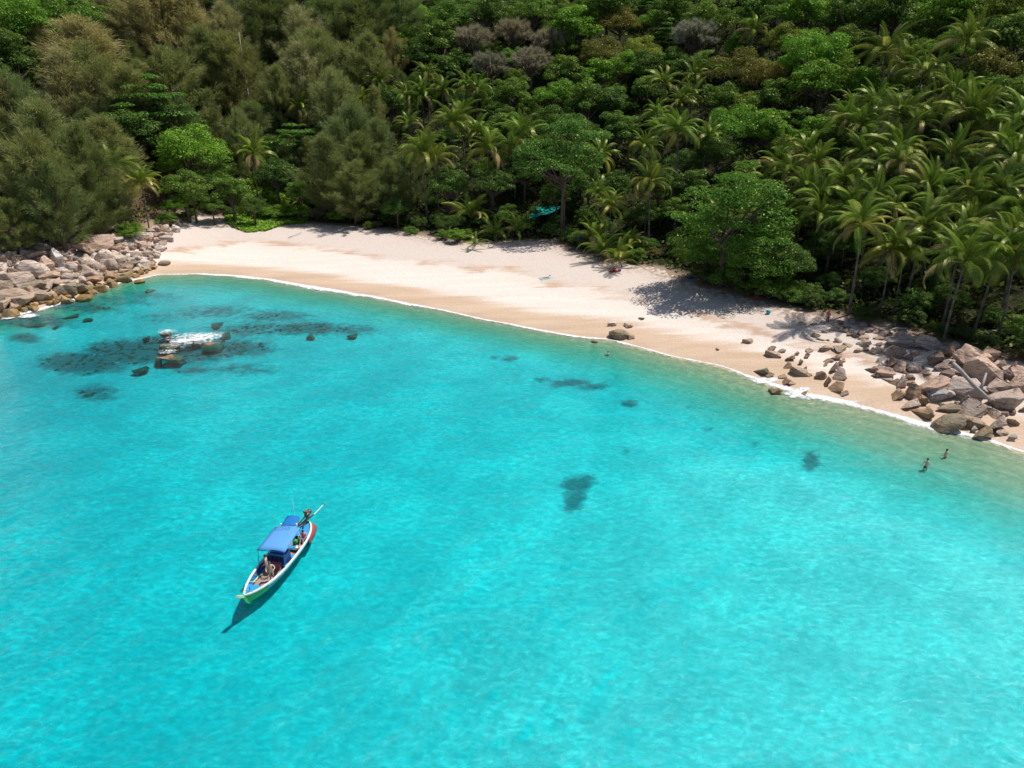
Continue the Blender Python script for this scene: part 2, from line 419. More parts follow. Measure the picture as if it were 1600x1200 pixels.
# slide every sample onto the real waterline of the wiggled beach
dirn = np.gradient(sp, axis=0); dirn /= np.hypot(*dirn.T)[:, None]; nrm = np.column_stack([-dirn[:, 1], dirn[:, 0]])
for it in range(4):
    s_now = terrain(sp)[1]; sp = sp - nrm * s_now[:, None] * .9
along = np.concatenate([[0], np.cumsum(np.hypot(*np.diff(sp, axis=0).T))])
wid = .16 + 1.9 * np.clip(vnoise(along, along * 0, 13, 2) * 1.6 - .5, 0, 1) * (.3 + .8 * vnoise(along, along * 0, 2.7, 8)) + .25 * vnoise(along, along * 0, 1.2, 5)
wid *= np.interp(sp[:, 0], [-80, -66, -60, -40, -10, 60], [.5, .35, .6, 1.3, 1.1, .55])
rows = []; edge = []
for k, (f, e) in enumerate(((.55, -.1), (.3, .75), (-.25, 1.0), (-.8, .35), (-2.3, -.15))):
    P = sp + nrm * (wid * f)[:, None] * (1 + .25 * (vnoise(along, along * 0, .8, k * 3) - .5))[:, None]
    z = np.maximum(ground(P[:, 0], P[:, 1]), 0) + .035 + (.05 if k in (1, 2) else 0)
    rows.append(np.column_stack([P, z])); edge.append(np.full(len(P), e))
n = len(sp); fi = np.arange(5 * n).reshape(5, n)
FQ = np.stack([fi[:-1, :-1], fi[1:, :-1], fi[1:, 1:], fi[:-1, 1:]], -1).reshape(-1, 4)
me = me_np('shore_foam', np.vstack(rows), FQ, FOAM, True); fattr(me, 'edge', np.concatenate(edge))
link('shore_foam', me, kind='stuff')
def foam_patch(px, py, rx, ry, k=.9, z=.05):
    c = onz(px, py); a = onz(px + rx, py); f = onz(px, py + ry)
    hx = abs(a[0] - c[0]); hy = abs(c[1] - f[1]); V = [(c[0], c[1], z + .06)]; e = [k]; F = []
    m = 22
    for j, rr in enumerate((.35, .7, 1.0)):
        for i in range(m):
            w = 2 * PI * i / m; q = rr * (1 + .35 * (float(vnoise(math.cos(w) * 2 + px, math.sin(w) * 2 + py, 1)) - .5))
            x = c[0] + hx * q * math.cos(w); y = c[1] + hy * q * math.sin(w)
            V.append((x, y, max(z, gz(x, y) + .03) + (.05, .03, 0)[j])); e.append((k, k * .6, -.15)[j])
    for i in range(m): F.append((0, 1 + i, 1 + (i + 1) % m, 0))
    F = [(0, 1 + i, 1 + (i + 1) % m) for i in range(m)]
    for j in range(2):
        for i in range(m):
            a0 = 1 + j * m; F.append((a0 + i, a0 + m + i, a0 + m + (i + 1) % m, a0 + (i + 1) % m))
    return V, F, e
fv, ff, fe = [], [], []
for args in [(262,518,22,5,.45),(300,529,54,13,.5),(318,527,30,8,.7),(332,524,26,7,.5),(275,540,30,6,.35),(305,531,22,5,.8),(262,550,22,5,.45),(285,533,24,5,.8),(12,497,14,4,.9),(45,494,20,4,.9),(58,472,10,3,.6),(85,465,8,2.5,.5),
             (1195,596,28,6,.8),(1250,612,22,5,.8),(1245,618,26,7,.7),(1262,622,20,6,.5),(1330,630,22,3,.5),(1420,634,30,6,.35),(1580,690,14,6,.4),(150,447,10,3,.4)]:
    V, F, e = foam_patch(*args); b = len(fv); fv += V; fe += e; ff += [tuple(b + i for i in f) for f in F]
me = bpy.data.meshes.new('rock_foam'); me.from_pydata(fv, [], ff); me.materials.append(FOAM); fattr(me, 'edge', fe)
link('rock_foam', me, kind='stuff')
# ------------------------------------------------------------------ foliage materials and leaf builders
def leaf_material(name, trans=.25, rough=.55, spec=.25, dead=False):
    t = NT(name)
    oi = t.n('ObjectInfo'); base = oi.outputs['Color']
    v = t.attr('tone')
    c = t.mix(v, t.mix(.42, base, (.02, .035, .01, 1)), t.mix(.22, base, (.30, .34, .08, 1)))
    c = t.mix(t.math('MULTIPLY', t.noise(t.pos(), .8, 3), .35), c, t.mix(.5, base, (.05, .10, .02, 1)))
    d = t.n('BsdfDiffuse', {'Color': c}).outputs[0]
    tr = t.n('BsdfTranslucent', {'Color': t.mix(.35, c, (.25, .35, .04, 1))}).outputs[0]
    m = t.n('MixShader', {0: trans, 1: d, 2: tr}).outputs[0]
    g = t.n('BsdfGlossy', {'Color': (.9, .9, .5, 1), 'Roughness': .40}).outputs[0]
    t.surf(t.n('MixShader', {0: spec * .07, 1: m, 2: g}).outputs[0])
    return t.m
LEAF = leaf_material('leaf', .34)
FROND = leaf_material('palm_leaf', .22, .4, .55)
NEEDLE = leaf_material('needle', .30, .7, .05)
def bark_material():
    t = NT('bark'); P = t.pos()
    n = t.noise(t.n('Mapping', {'Vector': P, 'Scale': (1, 1, .3)}).outputs[0], 5, 4)
    c = t.mix(n, (.05, .035, .028, 1), (.20, .16, .13, 1))
    t.surf(t.pbsdf(c, .9, t.bump(n, .6, .05), .1)); return t.m
BARK = bark_material()
def palm_bark_material():
    t = NT('palm_bark'); P = t.obj()
    z = t.n('SeparateXYZ', {0: P}).outputs[2]
    rings = t.math('SINE', t.math('MULTIPLY', z, 38.0))
    n = t.noise(P, 6, 4)
    c = t.mix(t.math('ADD', t.math('MULTIPLY', rings, .2), n), (.07, .055, .045, 1), (.22, .19, .16, 1))
    t.surf(t.pbsdf(c, .85, t.bump(rings, .4, .03), .15)); return t.m
PBARK = palm_bark_material()

def unit(v): return v / np.maximum(np.linalg.norm(v, axis=1, keepdims=True), 1e-9)
def rand_dir(n):
    return unit(rng.normal(size=(n, 3)))
def leaf_quads(C, N, D, L, W):
    """rhombic leaves: centre C, facing N, long axis D"""
    D = unit(D - N * (D * N).sum(1, keepdims=True)); S = np.cross(N, D)
    L = np.asarray(L).reshape(-1, 1); W = np.asarray(W).reshape(-1, 1)
    V = np.stack([C - D * L, C + S * W - N * L * .12, C + D * L, C - S * W - N * L * .12], 1).reshape(-1, 3)
    return V, np.arange(len(V)).reshape(-1, 4)
def crown_from(name, V, F, tone, mat):
    me = me_np(name, V, F, mat); fattr(me, 'tone', tone); return me
def limb_set(pts, z0, r0, n=14, lean=(0, 0)):
    mb = MB()
    mb.tube([(0, 0, -.12), (lean[0] * .3, lean[1] * .3, z0 * .5), (lean[0], lean[1], z0)], [r0 * 1.35, r0, r0 * .8], 7)
    for p in pts[:n]:
        q = Vector(p); b = Vector((lean[0] * .9, lean[1] * .9, z0 * random.uniform(.72, .98)))
        m = b.lerp(q, .5) + Vector((0, 0, -.05 + random.uniform(-.04, .04)))
        mb.tube([b, m, q], [r0 * .5, r0 * .3, r0 * .1], 5, False)
    return mb
def broadleaf_proto(seed, nclump=52, per=125, flat=.55, leaf=.047, squash=.78, layers=0, low=-.25):
    global rng
    keep = rng; rng = np.random.default_rng(seed); random.seed(seed)
    z0 = 1.0
    cl = []
    while len(cl) < nclump:
        d = rand_dir(1)[0]
        if d[2] < low: continue
        rr = rng.uniform(.62, .92) if len(cl) % 4 else rng.uniform(.2, .55)
        lump = .82 + .36 * float(vnoise(d[0] * 2 + seed, d[1] * 2 + d[2] * 2, 1))
        p = d * rr * lump; p[2] *= squash
        if layers:
            L = round((p[2] / squash + .3) * layers) / layers - .3; p[2] = L * squash * 1.15 + rng.uniform(-.03, .03)
            p[:2] *= 1.15 * math.sqrt(max(.15, 1 - max(0, L) ** 2 * .75))
        cl.append(p)
    cl = np.array(cl); Vs, Fs, Ts = [], [], []; base = 0
    for c in cl:
        r = rng.uniform(.16, .29); n = int(per * (r / .23) ** 2)
        d = rand_dir(n); d[:, 2] = np.abs(d[:, 2]) * np.where(rng.random(n) < .25, -.5, 1)
        rad = r * rng.uniform(.55, 1.05, n) ** .7
        P = c + d * rad[:, None] * np.array([1.1, 1.1, .34 if layers else .66])
        N = unit(d * (.45 if layers else .8) + rand_dir(n) * .55 + np.array([0, 0, .75 if layers else .45]))
        D = unit(d + rand_dir(n) * .8)
        s = leaf * rng.uniform(.6, 1.25, n)
        V, F = leaf_quads(P, N, D, s * .75, s * .42)
        Vs.append(V); Fs.append(F + base); base += len(V)
        Ts.append(np.repeat(np.clip(rng.normal(.4 + rng.uniform(-.28, .28), .16, n), 0, 1), 4))
    V = np.vstack(Vs); V[:, 2] += z0 + squash * .35
    cl2 = cl + np.array([0, 0, z0 + squash * .35])
    crown = crown_from('broadleaf_crown', V, np.vstack(Fs), np.concatenate(Ts), LEAF)
    trunk = limb_set([tuple(c) for c in cl2], z0, .055, 16).mesh('broadleaf_trunk', BARK, True)
    rng = keep
    return trunk, crown
def casuarina_proto(seed, n_pl=230, per=84, wide=.25):
    global rng
    keep = rng; rng = np.random.default_rng(seed); random.seed(seed)
    Vs, Fs, Ts = [], [], []; base = 0
    mb = MB(); mb.tube([(0, 0, -.03), (.006, 0, .3), (-.006, .006, .65), (0, 0, .97)], [.016, .012, .008, .002], 7)
    lobes = [(rng.uniform(0, 2 * PI), rng.uniform(.2, .9), rng.uniform(.45, 1.75)) for _ in range(13)]
    for k in range(n_pl):
        h = .16 + .83 * rng.random() ** .85
        prof = wide * (1 - ((h - .42) / .60) ** 1.9) ** .8 if h > .42 else wide * (.55 + .45 * (h - .16) / .26)
        prof = max(prof, .03)
        a = rng.uniform(0, 2 * PI)
        boost = 1 + sum((b - 1) * math.exp(-((math.atan2(math.sin(a - la), math.cos(a - la)) / .6) ** 2) - ((h - lh) / .10) ** 2) for la, lh, b in lobes)
        r = prof * boost * rng.uniform(.35, 1.05)
        tip = np.array([math.cos(a) * r, math.sin(a) * r, h + .03])
        root = np.array([math.cos(a) * .01, math.sin(a) * .01, h - r * .55])
        if k % 5 == 0 and root[2] > .1: mb.tube([root, (root + tip) / 2 + np.array([0, 0, .012]), tip], [.0035, .0025, .001], 4, False)
        ax = unit((tip - root)[None])[0]; ax = unit((ax + np.array([0, 0, .8 * h]))[None])[0]
        n = int(per * rng.uniform(.7, 1.3)); pl = rng.uniform(.06, .13)
        u = rng.uniform(-1.0, .45, n); side = rand_dir(n) * (pl * .42) * rng.random((n, 1)) ** .5 * (1 - .55 * np.abs(u))[:, None]
        P = tip + ax * (u * pl)[:, None] + side
        D = unit(ax * .7 + side / pl * 1.3 + rand_dir(n) * .3 + np.array([0, 0, .5 - 1.2 * rng.random()]))
        S = unit(np.cross(D, rand_dir(n)))
        L = rng.uniform(.020, .048, n)[:, None]; W = rng.uniform(.0012, .0026, n)[:, None]
        V = np.stack([P - S * W, P + S * W, P + D * L], 1).reshape(-1, 3)
        Vs.append(V); Fs.append(np.arange(len(V)).reshape(-1, 3) + base); base += len(V)
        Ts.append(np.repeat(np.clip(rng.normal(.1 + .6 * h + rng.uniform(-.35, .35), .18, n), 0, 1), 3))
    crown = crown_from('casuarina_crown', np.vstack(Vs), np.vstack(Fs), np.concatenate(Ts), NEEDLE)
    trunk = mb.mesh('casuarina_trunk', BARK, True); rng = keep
    return trunk, crown
def bare_proto(seed):
    """a dome of fine twigs with few leaves"""
    global rng
    keep = rng; rng = np.random.default_rng(seed); random.seed(seed)
    Vs, Fs, Ts = [], [], []; base = 0; tips = []
    for k in range(150):
        d = rand_dir(1)[0]
        if d[2] < -.2: d[2] *= -1
        c = d * rng.uniform(.45, .8) * np.array([1, 1, .75]); tips.append(tuple(c + np.array([0, 0, 1.25])))
        n = 75
        D = unit(d * 1.2 + rand_dir(n) * .8 + np.array([0, 0, .35])); P = c + rand_dir(n) * .09 * rng.random((n, 1))
        S = unit(np.cross(D, rand_dir(n))); L = rng.uniform(.08, .2, n)[:, None]; W = rng.uniform(.004, .008, n)[:, None]
        V = np.stack([P - S * W, P + S * W, P + D * L], 1).reshape(-1, 3)
        Vs.append(V); Fs.append(np.arange(len(V)).reshape(-1, 3) + base); base += len(V)
        Ts.append(np.repeat(rng.uniform(.3, 1, n), 3))
    V = np.vstack(Vs); V[:, 2] += 1.25
    crown = crown_from('twiggy_crown', V, np.vstack(Fs), np.concatenate(Ts), NEEDLE)
    trunk = limb_set(tips, 1.0, .05, 40).mesh('twiggy_trunk', BARK, True); rng = keep
    return trunk, crown
BROAD = [broadleaf_proto(s, n, p, .5, l, q) for s, n, p, l, q in ((1, 56, 150, .045, .80), (2, 62, 150, .040, .72), (3, 48, 120, .056, .85), (4, 70, 135, .038, .66), (5, 54, 150, .048, .95), (6, 60, 170, .036, .78))]
LAYER = [broadleaf_proto(s, 60, 120, .5, .055, .95, 5) for s in (11, 12, 13)]
BIGA = [broadleaf_proto(21, 92, 150, .5, .036, .8, 11, -.75), broadleaf_proto(22, 88, 160, .5, .034, .85, 0, -.8), broadleaf_proto(23, 70, 150, .5, .036, .7, 9, -.2)]
CASU = [casuarina_proto(s, n, p, w) for s, n, p, w in ((31, 150, 140, .26), (32, 165, 130, .21), (33, 150, 150, .30), (34, 160, 130, .18))]
BARE = [bare_proto(41), bare_proto(42)]
# trees that are built small keep their leaves at leaf size
def frond_mesh(name, length=1.0, bend=.9, droop=.9, pairs=38, lw=.0115, ll=.185, fold=.5):
    """one feather leaf growing along +x, arching down; unit length"""
    m = 14; V, F = [], []; pts = []
    p = np.array([0., 0., 0.]); ang = .0
    for i in range(m + 1):
        t = i / m; a = -bend * t ** 1.5; pts.append(p.copy())
        p = p + np.array([math.cos(a), 0, math.sin(a)]) * length / m
    pts = np.array(pts)
    for i in range(m + 1):
        w = .014 * (1 - .85 * i / m)
        V += [tuple(pts[i] + np.array([0, -w, 0])), tuple(pts[i] + np.array([0, w, 0])), tuple(pts[i] + np.array([0, 0, -w]))]
    for i in range(m):
        a, b = i * 3, i * 3 + 3
        F += [(a, a + 1, b + 1, b), (a + 1, a + 2, b + 2, b + 1), (a + 2, a, b, b + 2)]
    T = [.85] * len(V)
    for k in range(pairs):
        t = .14 + .86 * k / (pairs - 1); x = t * m; i = min(int(x), m - 1); f = x - i
        c = pts[i] * (1 - f) + pts[i + 1] * f; tan = pts[i + 1] - pts[i]; tan /= np.linalg.norm(tan)
        L = ll * (math.sin(PI * min(1, t * .82 + .16)) ** .6) * random.uniform(.9, 1.08)
        for sd in (-1, 1):
            out = np.array([0, sd, 0]) * 1.0 + tan * (.45 + .6 * t); out /= np.linalg.norm(out)
            dz = -droop * random.uniform(.75, 1.2)
            mid = c + out * L * .5 + np.array([0, 0, L * .5 * (fold - droop * .35)]) * .5
            tip = c + out * L * .82 + np.array([0, 0, dz * L * .55])
            w = tan * lw * random.uniform(.8, 1.15)
            b = len(V)
            V += [tuple(c - w * .4), tuple(c + w * .6), tuple(mid + w), tuple(mid - w * .5), tuple(tip)]
            F += [(b, b + 1, b + 2, b + 3), (b + 3, b + 2, b + 4, b + 4)]
            tn = random.uniform(.25, .75); T += [tn] * 5
    me = bpy.data.meshes.new(name)
    me.from_pydata(V, [], [f if len(set(f)) == 4 else f[:3] for f in F]); me.materials.append(FROND); fattr(me, 'tone', T)
    return me
FR = [frond_mesh('frond', 1, 1.7, 1.3), frond_mesh('frond', 1, 2.2, 1.5), frond_mesh('frond', 1, 2.7, 1.4), frond_mesh('frond', 1, 1.2, 1.1), frond_mesh('frond', 1, 1.9, 1.9), frond_mesh('frond', 1, .8, .8)]
def palm_trunk(k):
    mb = MB(); lx = (.0, .09, -.10, .16, -.05, .05)[k]; n = 12; P = []; Rr = []
    for i in range(n + 1):
        t = i / n; P.append((lx * (t ** 1.6), .05 * math.sin(t * 2.6 + k) * t, t * 1.0 - .04 * (1 - t))); Rr.append((.030 - .013 * t) * (1.55 if i == 0 else 1.12 if i == 1 else 1))
    mb.tube(P, Rr, 8); return mb.mesh('palm_trunk', PBARK, True), P[-1]
PT = [palm_trunk(k) for k in range(6)]
nut = MB()
for a in range(6): nut.ball((math.cos(a * 1.05) * .28, math.sin(a * 1.05) * .28, -.22 - .12 * (a % 2)), .13, 6, 4)
NUTM = nut.mesh('coconuts', plain('green_coconut', (.22, .20, .05, 1), .5), True)
GREENS = dict(
    G=(.18, .42, .035), B=(.135, .265, .040), D=(.066, .165, .030), Y=(.29, .35, .045), R=(.24, .19, .05), C=(.23, .275, .11), O=(.54, .47, .24), K=(.36, .37, .15),
    N=(.50, .40, .35), P=(.145, .235, .022), L=(.10, .28, .045))
def tint(k, j=.16):
    c = GREENS[k]; f = 1 + random.uniform(-j, j); h = random.uniform(-.08, .08)
    return (c[0] * f * (1 + h * 1.5), c[1] * f, c[2] * f * (1 - h), 1)
TREES = []   # every plant: dict(kind, obj, x, y, px, py, hand)
def reg(kind, o, x, y, look, hand=True):
    d = (x * 0 + y) * cp + (CAM_H - o.location.z) * sp_
    TREES.append(dict(kind=kind, o=o, x=x, y=y, d=d, u=x / d, look=look, hand=hand))
def make_palm(x, y, h, fl, n=None, az0=None, lean=None, yellow=0, young=False, look=None, hand=True):
    z = gz(x, y) - .05
    root = thing('coconut_palm', 'x', 'palm tree', (x, y, z))
    k = random.randrange(6) if lean is None else lean
    rz = random.uniform(0, 2 * PI) if az0 is None else az0
    tm, top = PT[k]
    if h > .8:
        t = link('trunk', tm, root); t.rotation_euler = (0, 0, rz); wdt = max(4.2, min(8, h * .55)); t.scale = (wdt if h < 99 else h, wdt, h)
        tp = Vector((top[0] * wdt, top[1] * wdt, h)); tp.rotate(Euler((0, 0, rz)))
    else:
        tp = Vector((0, 0, h))
    n = n or random.randint(19, 27)
    base = tint('P', .25); ph = random.uniform(0, 6); tl = Euler((random.gauss(0, .16), random.gauss(0, .16), 0)).to_matrix().to_4x4(); old = random.random() < .3
    for i in range(n):
        q = i / n; a = ph + i * 2.39996
        el = (1.48 - 1.55 * q ** 1.15) if not young else (1.48 - .95 * q)
        el += random.uniform(-.22, .22); a += random.uniform(-.25, .25)
        L = fl * random.uniform(.78, 1.25) * (.8 if q < .12 else 1)
        me = random.choice([FR[3], FR[5]] if q < .18 else [FR[0], FR[1], FR[3]] if q < .6 else [FR[1], FR[2], FR[4], FR[0]])
        f = link('frond', me, root)
        f.location = tp; f.scale = (L, L * random.uniform(.85, 1.1), L)
        f.rotation_euler = (tl @ Euler((random.uniform(-.6, .6), -el, a), 'XYZ').to_matrix().to_4x4()).to_euler()
        g = random.uniform(.6, 1.5)
        col = (base[0] * g, base[1] * g, base[2] * g, 1)
        if q > .45 and random.random() < .12 + yellow: col = (.28 * g, .27 * g, .04 * g, 1)
        if q > .8 and random.random() < .3 + yellow * .5 + .4 * old: col = (.36 * g, .25 * g, .12 * g, 1)
        f.color = col
    if h > 4 and fl > 2.5:
        c = link('coconuts', NUTM, root); c.location = tp
    reg('coconut palm', root, x, y, look, hand)
    return root
def make_tree(kind, x, y, scale, hscale=1.0, col=None, look=None, hand=True, proto=None, sink=0):
    """scale is the crown radius for broad crowns and the height for casuarinas"""
    z = gz(x, y) - .1 - sink
    if kind in 'COK':
        tm, cm = CASU[proto if proto is not None else random.randrange(4)]; nm = 'casuarina_tree'; kd = 'casuarina'; cat = 'tree'
        sc = (scale * hscale, scale * hscale, scale)
    elif kind == 'N':
        tm, cm = BARE[random.randrange(2)]; nm = 'twiggy_tree'; kd = 'twiggy tree'; cat = 'tree'; sc = (scale, scale, scale * hscale)
    else:
        pr = BIGA if kind == 'A' else LAYER if kind == 'L' else BROAD
        tm, cm = pr[proto if proto is not None else random.randrange(len(pr))]; nm, kd = ('shade_fill_tree', 'understory tree') if look == 'U' else ('almond_tree', 'almond tree') if kind in 'AL' else ('broadleaf_tree', 'broadleaf tree'); cat = 'tree'; sc = (scale, scale, scale * hscale)
    root = thing(nm, 'x', cat, (x, y, z), random.uniform(0, 6.28))
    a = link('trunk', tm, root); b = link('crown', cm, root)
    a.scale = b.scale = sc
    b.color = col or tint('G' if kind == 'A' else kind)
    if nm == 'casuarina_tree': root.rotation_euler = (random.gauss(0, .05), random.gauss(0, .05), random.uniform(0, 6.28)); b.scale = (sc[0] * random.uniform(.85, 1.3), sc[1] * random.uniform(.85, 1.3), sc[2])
    reg(kd, root, x, y, look or kind, hand)
    return root
def at_crown(px, py, hc):
    P, t = hit(px, py, hc); return P[0], P[1], t
def at_base(px, py):
    P, t = hit(px, py, 0.0); return P[0], P[1], t

# palms with a visible foot: (foot px, py, crown px, py, frond length in px, trunk proto, yellow, label look)
for bx, by, cx, cy, fr, yl, look in [
    (234,362,233,287,36,.5,'tall coconut palm with yellow drooping fronds between boulder heap and sand'),
    (192,358,182,262,38,.2,'coconut palm half hidden behind the yellow palm near the boulder heap'),
    (404,318,398,240,36,.1,'lone coconut palm behind the bright green creeper patch'),
    (686,337,675,250,46,.45,'tall coconut palm with a bare pale trunk and one yellow frond reaching down'),
    (668,345,657,240,44,.1,'tall slim coconut palm just beside the palm with the yellow frond'),
    (767,322,752,234,42,.3,'coconut palm leaning seaward with small yellowing lower fronds'),
    (805,312,777,232,38,.1,'coconut palm with a slanting trunk above the turquoise tarp'),
    (1052,345,1052,205,42,.1,'very tall coconut palm with a straight bare trunk beside the big almond tree'),
    (1012,385,992,285,46,.5,'coconut palm with long yellow hanging fronds behind the low palm clump'),
    (1325,492,1323,352,54,.5,'tall palm with yellow lower fronds and straight bare trunk behind the standing person'),
    (1374,492,1388,390,46,.4,'palm with yellow lower fronds beside the straight trunked one behind the beach'),
    (1471,512,1474,385,46,.1,'tall coconut palm standing above the driftwood log rocks'),
]:
    x, y, t = at_base(bx, by); d = t * 1.0
    ztop = None
    # height whose top lands on the crown row at this distance
    r_ = ray(cx, cy); k_ = y / r_[1]; h = CAM_H + r_[2] * k_ - gz(x, y)
    x2 = r_[0] * k_
    o = make_palm(x, y, max(h, 3), fr * t / FPX, 24, lean=(1 if abs(x2 - x) > .8 else 0), az0=(0 if x2 > x else PI), yellow=yl, look=look)
# palms seen only by their crowns: (px, py, reach px, height of crown m)
for cx, cy, fr, h in [
    (1100,215,38,12),(1078,150,34,12),(1058,160,34,12),(1022,180,34,11),(1003,232,38,11),(1036,125,28,11),(1075,120,26,11),(1030,205,36,10),
    (655,150,30,12),(690,145,30,12),(632,152,28,12),(732,182,32,12),(664,112,28,12),(720,132,26,12),(752,146,26,12),(823,217,40,11),(705,190,34,12),(740,205,38,11),(630,195,30,11),
    (1180,48,30,12),(1388,78,50,13),(1502,72,46,13),(1450,108,42,13),(1412,96,40,12),(1238,268,44,10),(1290,255,42,11),(1340,190,40,12),(1372,170,38,12),(1405,182,38,12),(1312,186,36,12),(1350,238,42,11),
    (1402,228,42,11),(1432,192,40,12),(1500,188,42,12),(1545,198,42,12),(1522,168,38,12),(1562,228,44,11),(1482,248,44,11),(1592,250,44,11),(1252,300,44,9),(1320,285,46,10),(1280,312,46,9),(1390,272,46,10),
    (1422,252,42,11),(1512,290,46,11),(1562,300,46,11),(1470,325,48,11),(1335,330,50,10),(1290,338,46,9.5),(1400,325,50,10),(1520,350,50,10),(1582,330,50,11),(1560,382,52,10),(1594,412,56,9),(1540,322,46,10),(1450,300,46,10),
    (1508,402,50,9.5),(1262,245,38,10),(1362,300,46,10),(1436,352,50,10),(1222,262,36,9),(1600,372,50,10),(1425,392,46,9),(952,318,40,8),(930,300,36,8),(1460,190,36,12),(1585,195,40,12),(1480,150,36,12),
    (462,170,24,11),(560,160,24,11),(600,130,24,12),(940,250,30,11)]:
    h *= random.uniform(.88, 1.1); fr *= random.uniform(.82, 1.18); cx += random.uniform(-9, 9); cy += random.uniform(-7, 7)
    x, y, t = at_crown(cx, cy, h)
    make_palm(x, y, h, fr * t / FPX, yellow=random.choice([0, .1, .3]))
# young palms and low clumps on the sand edge: (foot px, py, reach px, stem m)
for bx, by, fr, st, n, look in [
    (742,390,24,.7,11,'small young palm standing alone on the sand beside the green shrubs'),
    (776,374,30,.9,12,'young palm at the back of the beach, between the lone seedling palm and the hammock'),
    (735,352,46,1.6,18,'bushy stemless palm with upright fronds behind the small beach palms'),
    (808,368,28,1.0,12,'slender young palm beside the hammock'),
    (430,326,26,.8,13,'small spiky palm above the bright green creeper patch'),
    (476,322,26,.8,12,'small spiky palm behind the grey twiggy shrub'),
    (938,408,46,1.4,15,'low palm with long fronds trailing on the sand, on the seaward side of the clump'),
    (972,418,44,1.2,16,'low palm with thick yellow green fronds above the red figure on the sand'),
    (930,388,42,1.8,15,'low palm at the back of the sandy palm clump, beside the navy parasol'),
    (985,400,38,1.6,13,'low palm with upright fronds at the inland end of the sandy palm clump'),
    (1572,430,50,1.8,14,'low palm with drooping yellow fronds in the dark shade above the rocks')]:
    x, y, t = at_base(bx, by)
    make_palm(x, y, st, fr * t / FPX, n, yellow=.15, young=True, look=look)

# casuarinas: (kind, px of crown top, py of crown top, half width px, height m, look)
for kd, cx, cy, hw, H in [
    ('O',122,52,56,24),('K',160,88,44,22),('C',12,140,44,22),('O',14,150,36,20),('K',62,182,50,20),('K',34,230,42,18),('C',112,222,46,19),('K',150,205,42,18),('C',168,268,30,12),('C',125,290,26,11),('K',30,262,34,13),
    ('O',245,-8,46,24),('O',292,10,46,24),('K',262,96,50,22),('K',310,60,40,22),('O',204,-20,42,23),('O',345,24,36,23),('K',358,70,40,22),('C',402,-8,36,24),('C',432,10,40,23),('O',468,30,42,23),('K',496,62,46,23),('O',470,88,40,22),
    ('K',520,128,42,21),('C',540,180,44,19),('C',504,228,40,17),('C',560,222,38,16),('C',592,200,34,16),('C',585,-10,36,22),('C',628,0,32,20),('C',560,10,44,23),('C',520,0,40,23),('K',575,70,36,20),('C',70,270,40,15),('C',606,262,32,12),
    ('C',548,262,34,13),('K',196,120,36,20),('K',430,120,36,19),('C',8,320,30,9),('O',92,100,38,20),('C',388,170,34,15),('C',640,240,30,13)]:
    # crown middle sits about .55 H up; aim with the top
    x, y, t = at_crown(cx, cy + 4, H * .97)
    make_tree(kd, x, y, H * 1.1, (hw * t / FPX) / (H * .29))
# broad crowns: (kind, px, py of crown centre, radius px)
for row in [
    ('G',298,232,52),('L',240,178,48),('D',204,212,42),('B',285,288,36),('L',468,222,34),('G',312,150,28),('B',335,272,34),('G',28,30,44),('D',20,92,42),('B',108,22,44),('G',70,20,34),('D',180,165,36),('B',360,300,30),('D',430,270,34),('B',440,225,28),
    ('N',738,58,36),('N',800,48,36),('N',860,62,34),('N',765,98,34),('N',830,92,36),('R',600,88,30),('G',620,58,32),('D',652,80,34),('B',692,62,36),('B',700,24,38),('G',640,18,32),('D',760,14,38),('B',832,14,34),('G',898,42,38),
    ('R',970,30,32),('R',940,82,36),('Y',1002,78,32),('G',980,100,34),('B',882,112,32),('B',800,140,32),('G',872,145,36),('D',858,188,42),('B',920,160,38),('G',934,118,32),('L',747,122,18),
    ('D',860,232,46),('B',792,200,32),('B',962,202,34),('D',1012,96,32),('D',1042,18,38),('D',950,6,38),('N',1086,52,38),('R',1162,102,44),('R',1195,118,36),('B',1112,28,38),('B',1200,14,40),('G',1262,18,40),('D',1332,18,42),('G',1272,80,46),
    ('Y',1232,58,34),('G',1288,122,44),('D',1402,16,44),('G',1482,14,44),('Y',1562,8,38),('D',1592,58,40),('B',1452,44,34),('R',1548,104,38),('D',1520,122,34),('B',1592,142,40),('G',1152,192,44),('G',1202,202,38),('B',1130,150,36),('Y',1170,160,28),
    ('B',1212,150,32),('D',1122,232,40),('Y',1222,232,24),('N',1446,286,26),('B',1330,62,34),('B',560,120,26),('B',540,60,28),('D',690,110,30),('B',880,70,28),('G',920,14,32),('L',1040,60,26),
    ('D',1230,400,40),('D',1180,300,40),('B',1420,140,30),('G',1350,130,30),('D',960,160,30),('B',1050,90,28),('D',720,95,28),('G',565,180,22),('D',610,160,30),('B',775,165,26),('B',1015,140,28),('D',910,205,34),
    ('D',700,285,34),('D',770,285,34),('D',820,270,30),('D',870,300,30),('D',1030,290,34),('D',1085,290,34),('D',560,305,26),('D',620,320,24),('B',470,300,24),('D',395,320,20),('D',1010,330,26),('D',925,345,22),('N',668,66,24),
    ('D',1300,230,34),('B',1375,215,32),('D',1455,230,34),('B',1530,255,32),('D',1345,285,34),('D',1485,290,34),('B',1405,300,30),('D',1575,275,34),('N',1440,300,26),('D',1300,375,34),('D',1430,370,32),('B',1235,330,32),('G',1280,205,28),
    ('B',820,240,36),('D',920,285,34),('B',880,212,36),('G',908,262,32),('D',960,290,30),('B',760,262,26),
    ('B',300,305,26),('G',270,318,18),('B',330,318,20)]:
    kd, cx, cy, r = row
    # R metres follows from the distance; trees stand with the crown about 1.5 R up
    Rm = 5.0
    for _ in range(3):
        x, y, t = at_crown(cx, cy, Rm * 1.45); Rm = r * t / FPX
    make_tree(kd, x, y, Rm, 1.0)
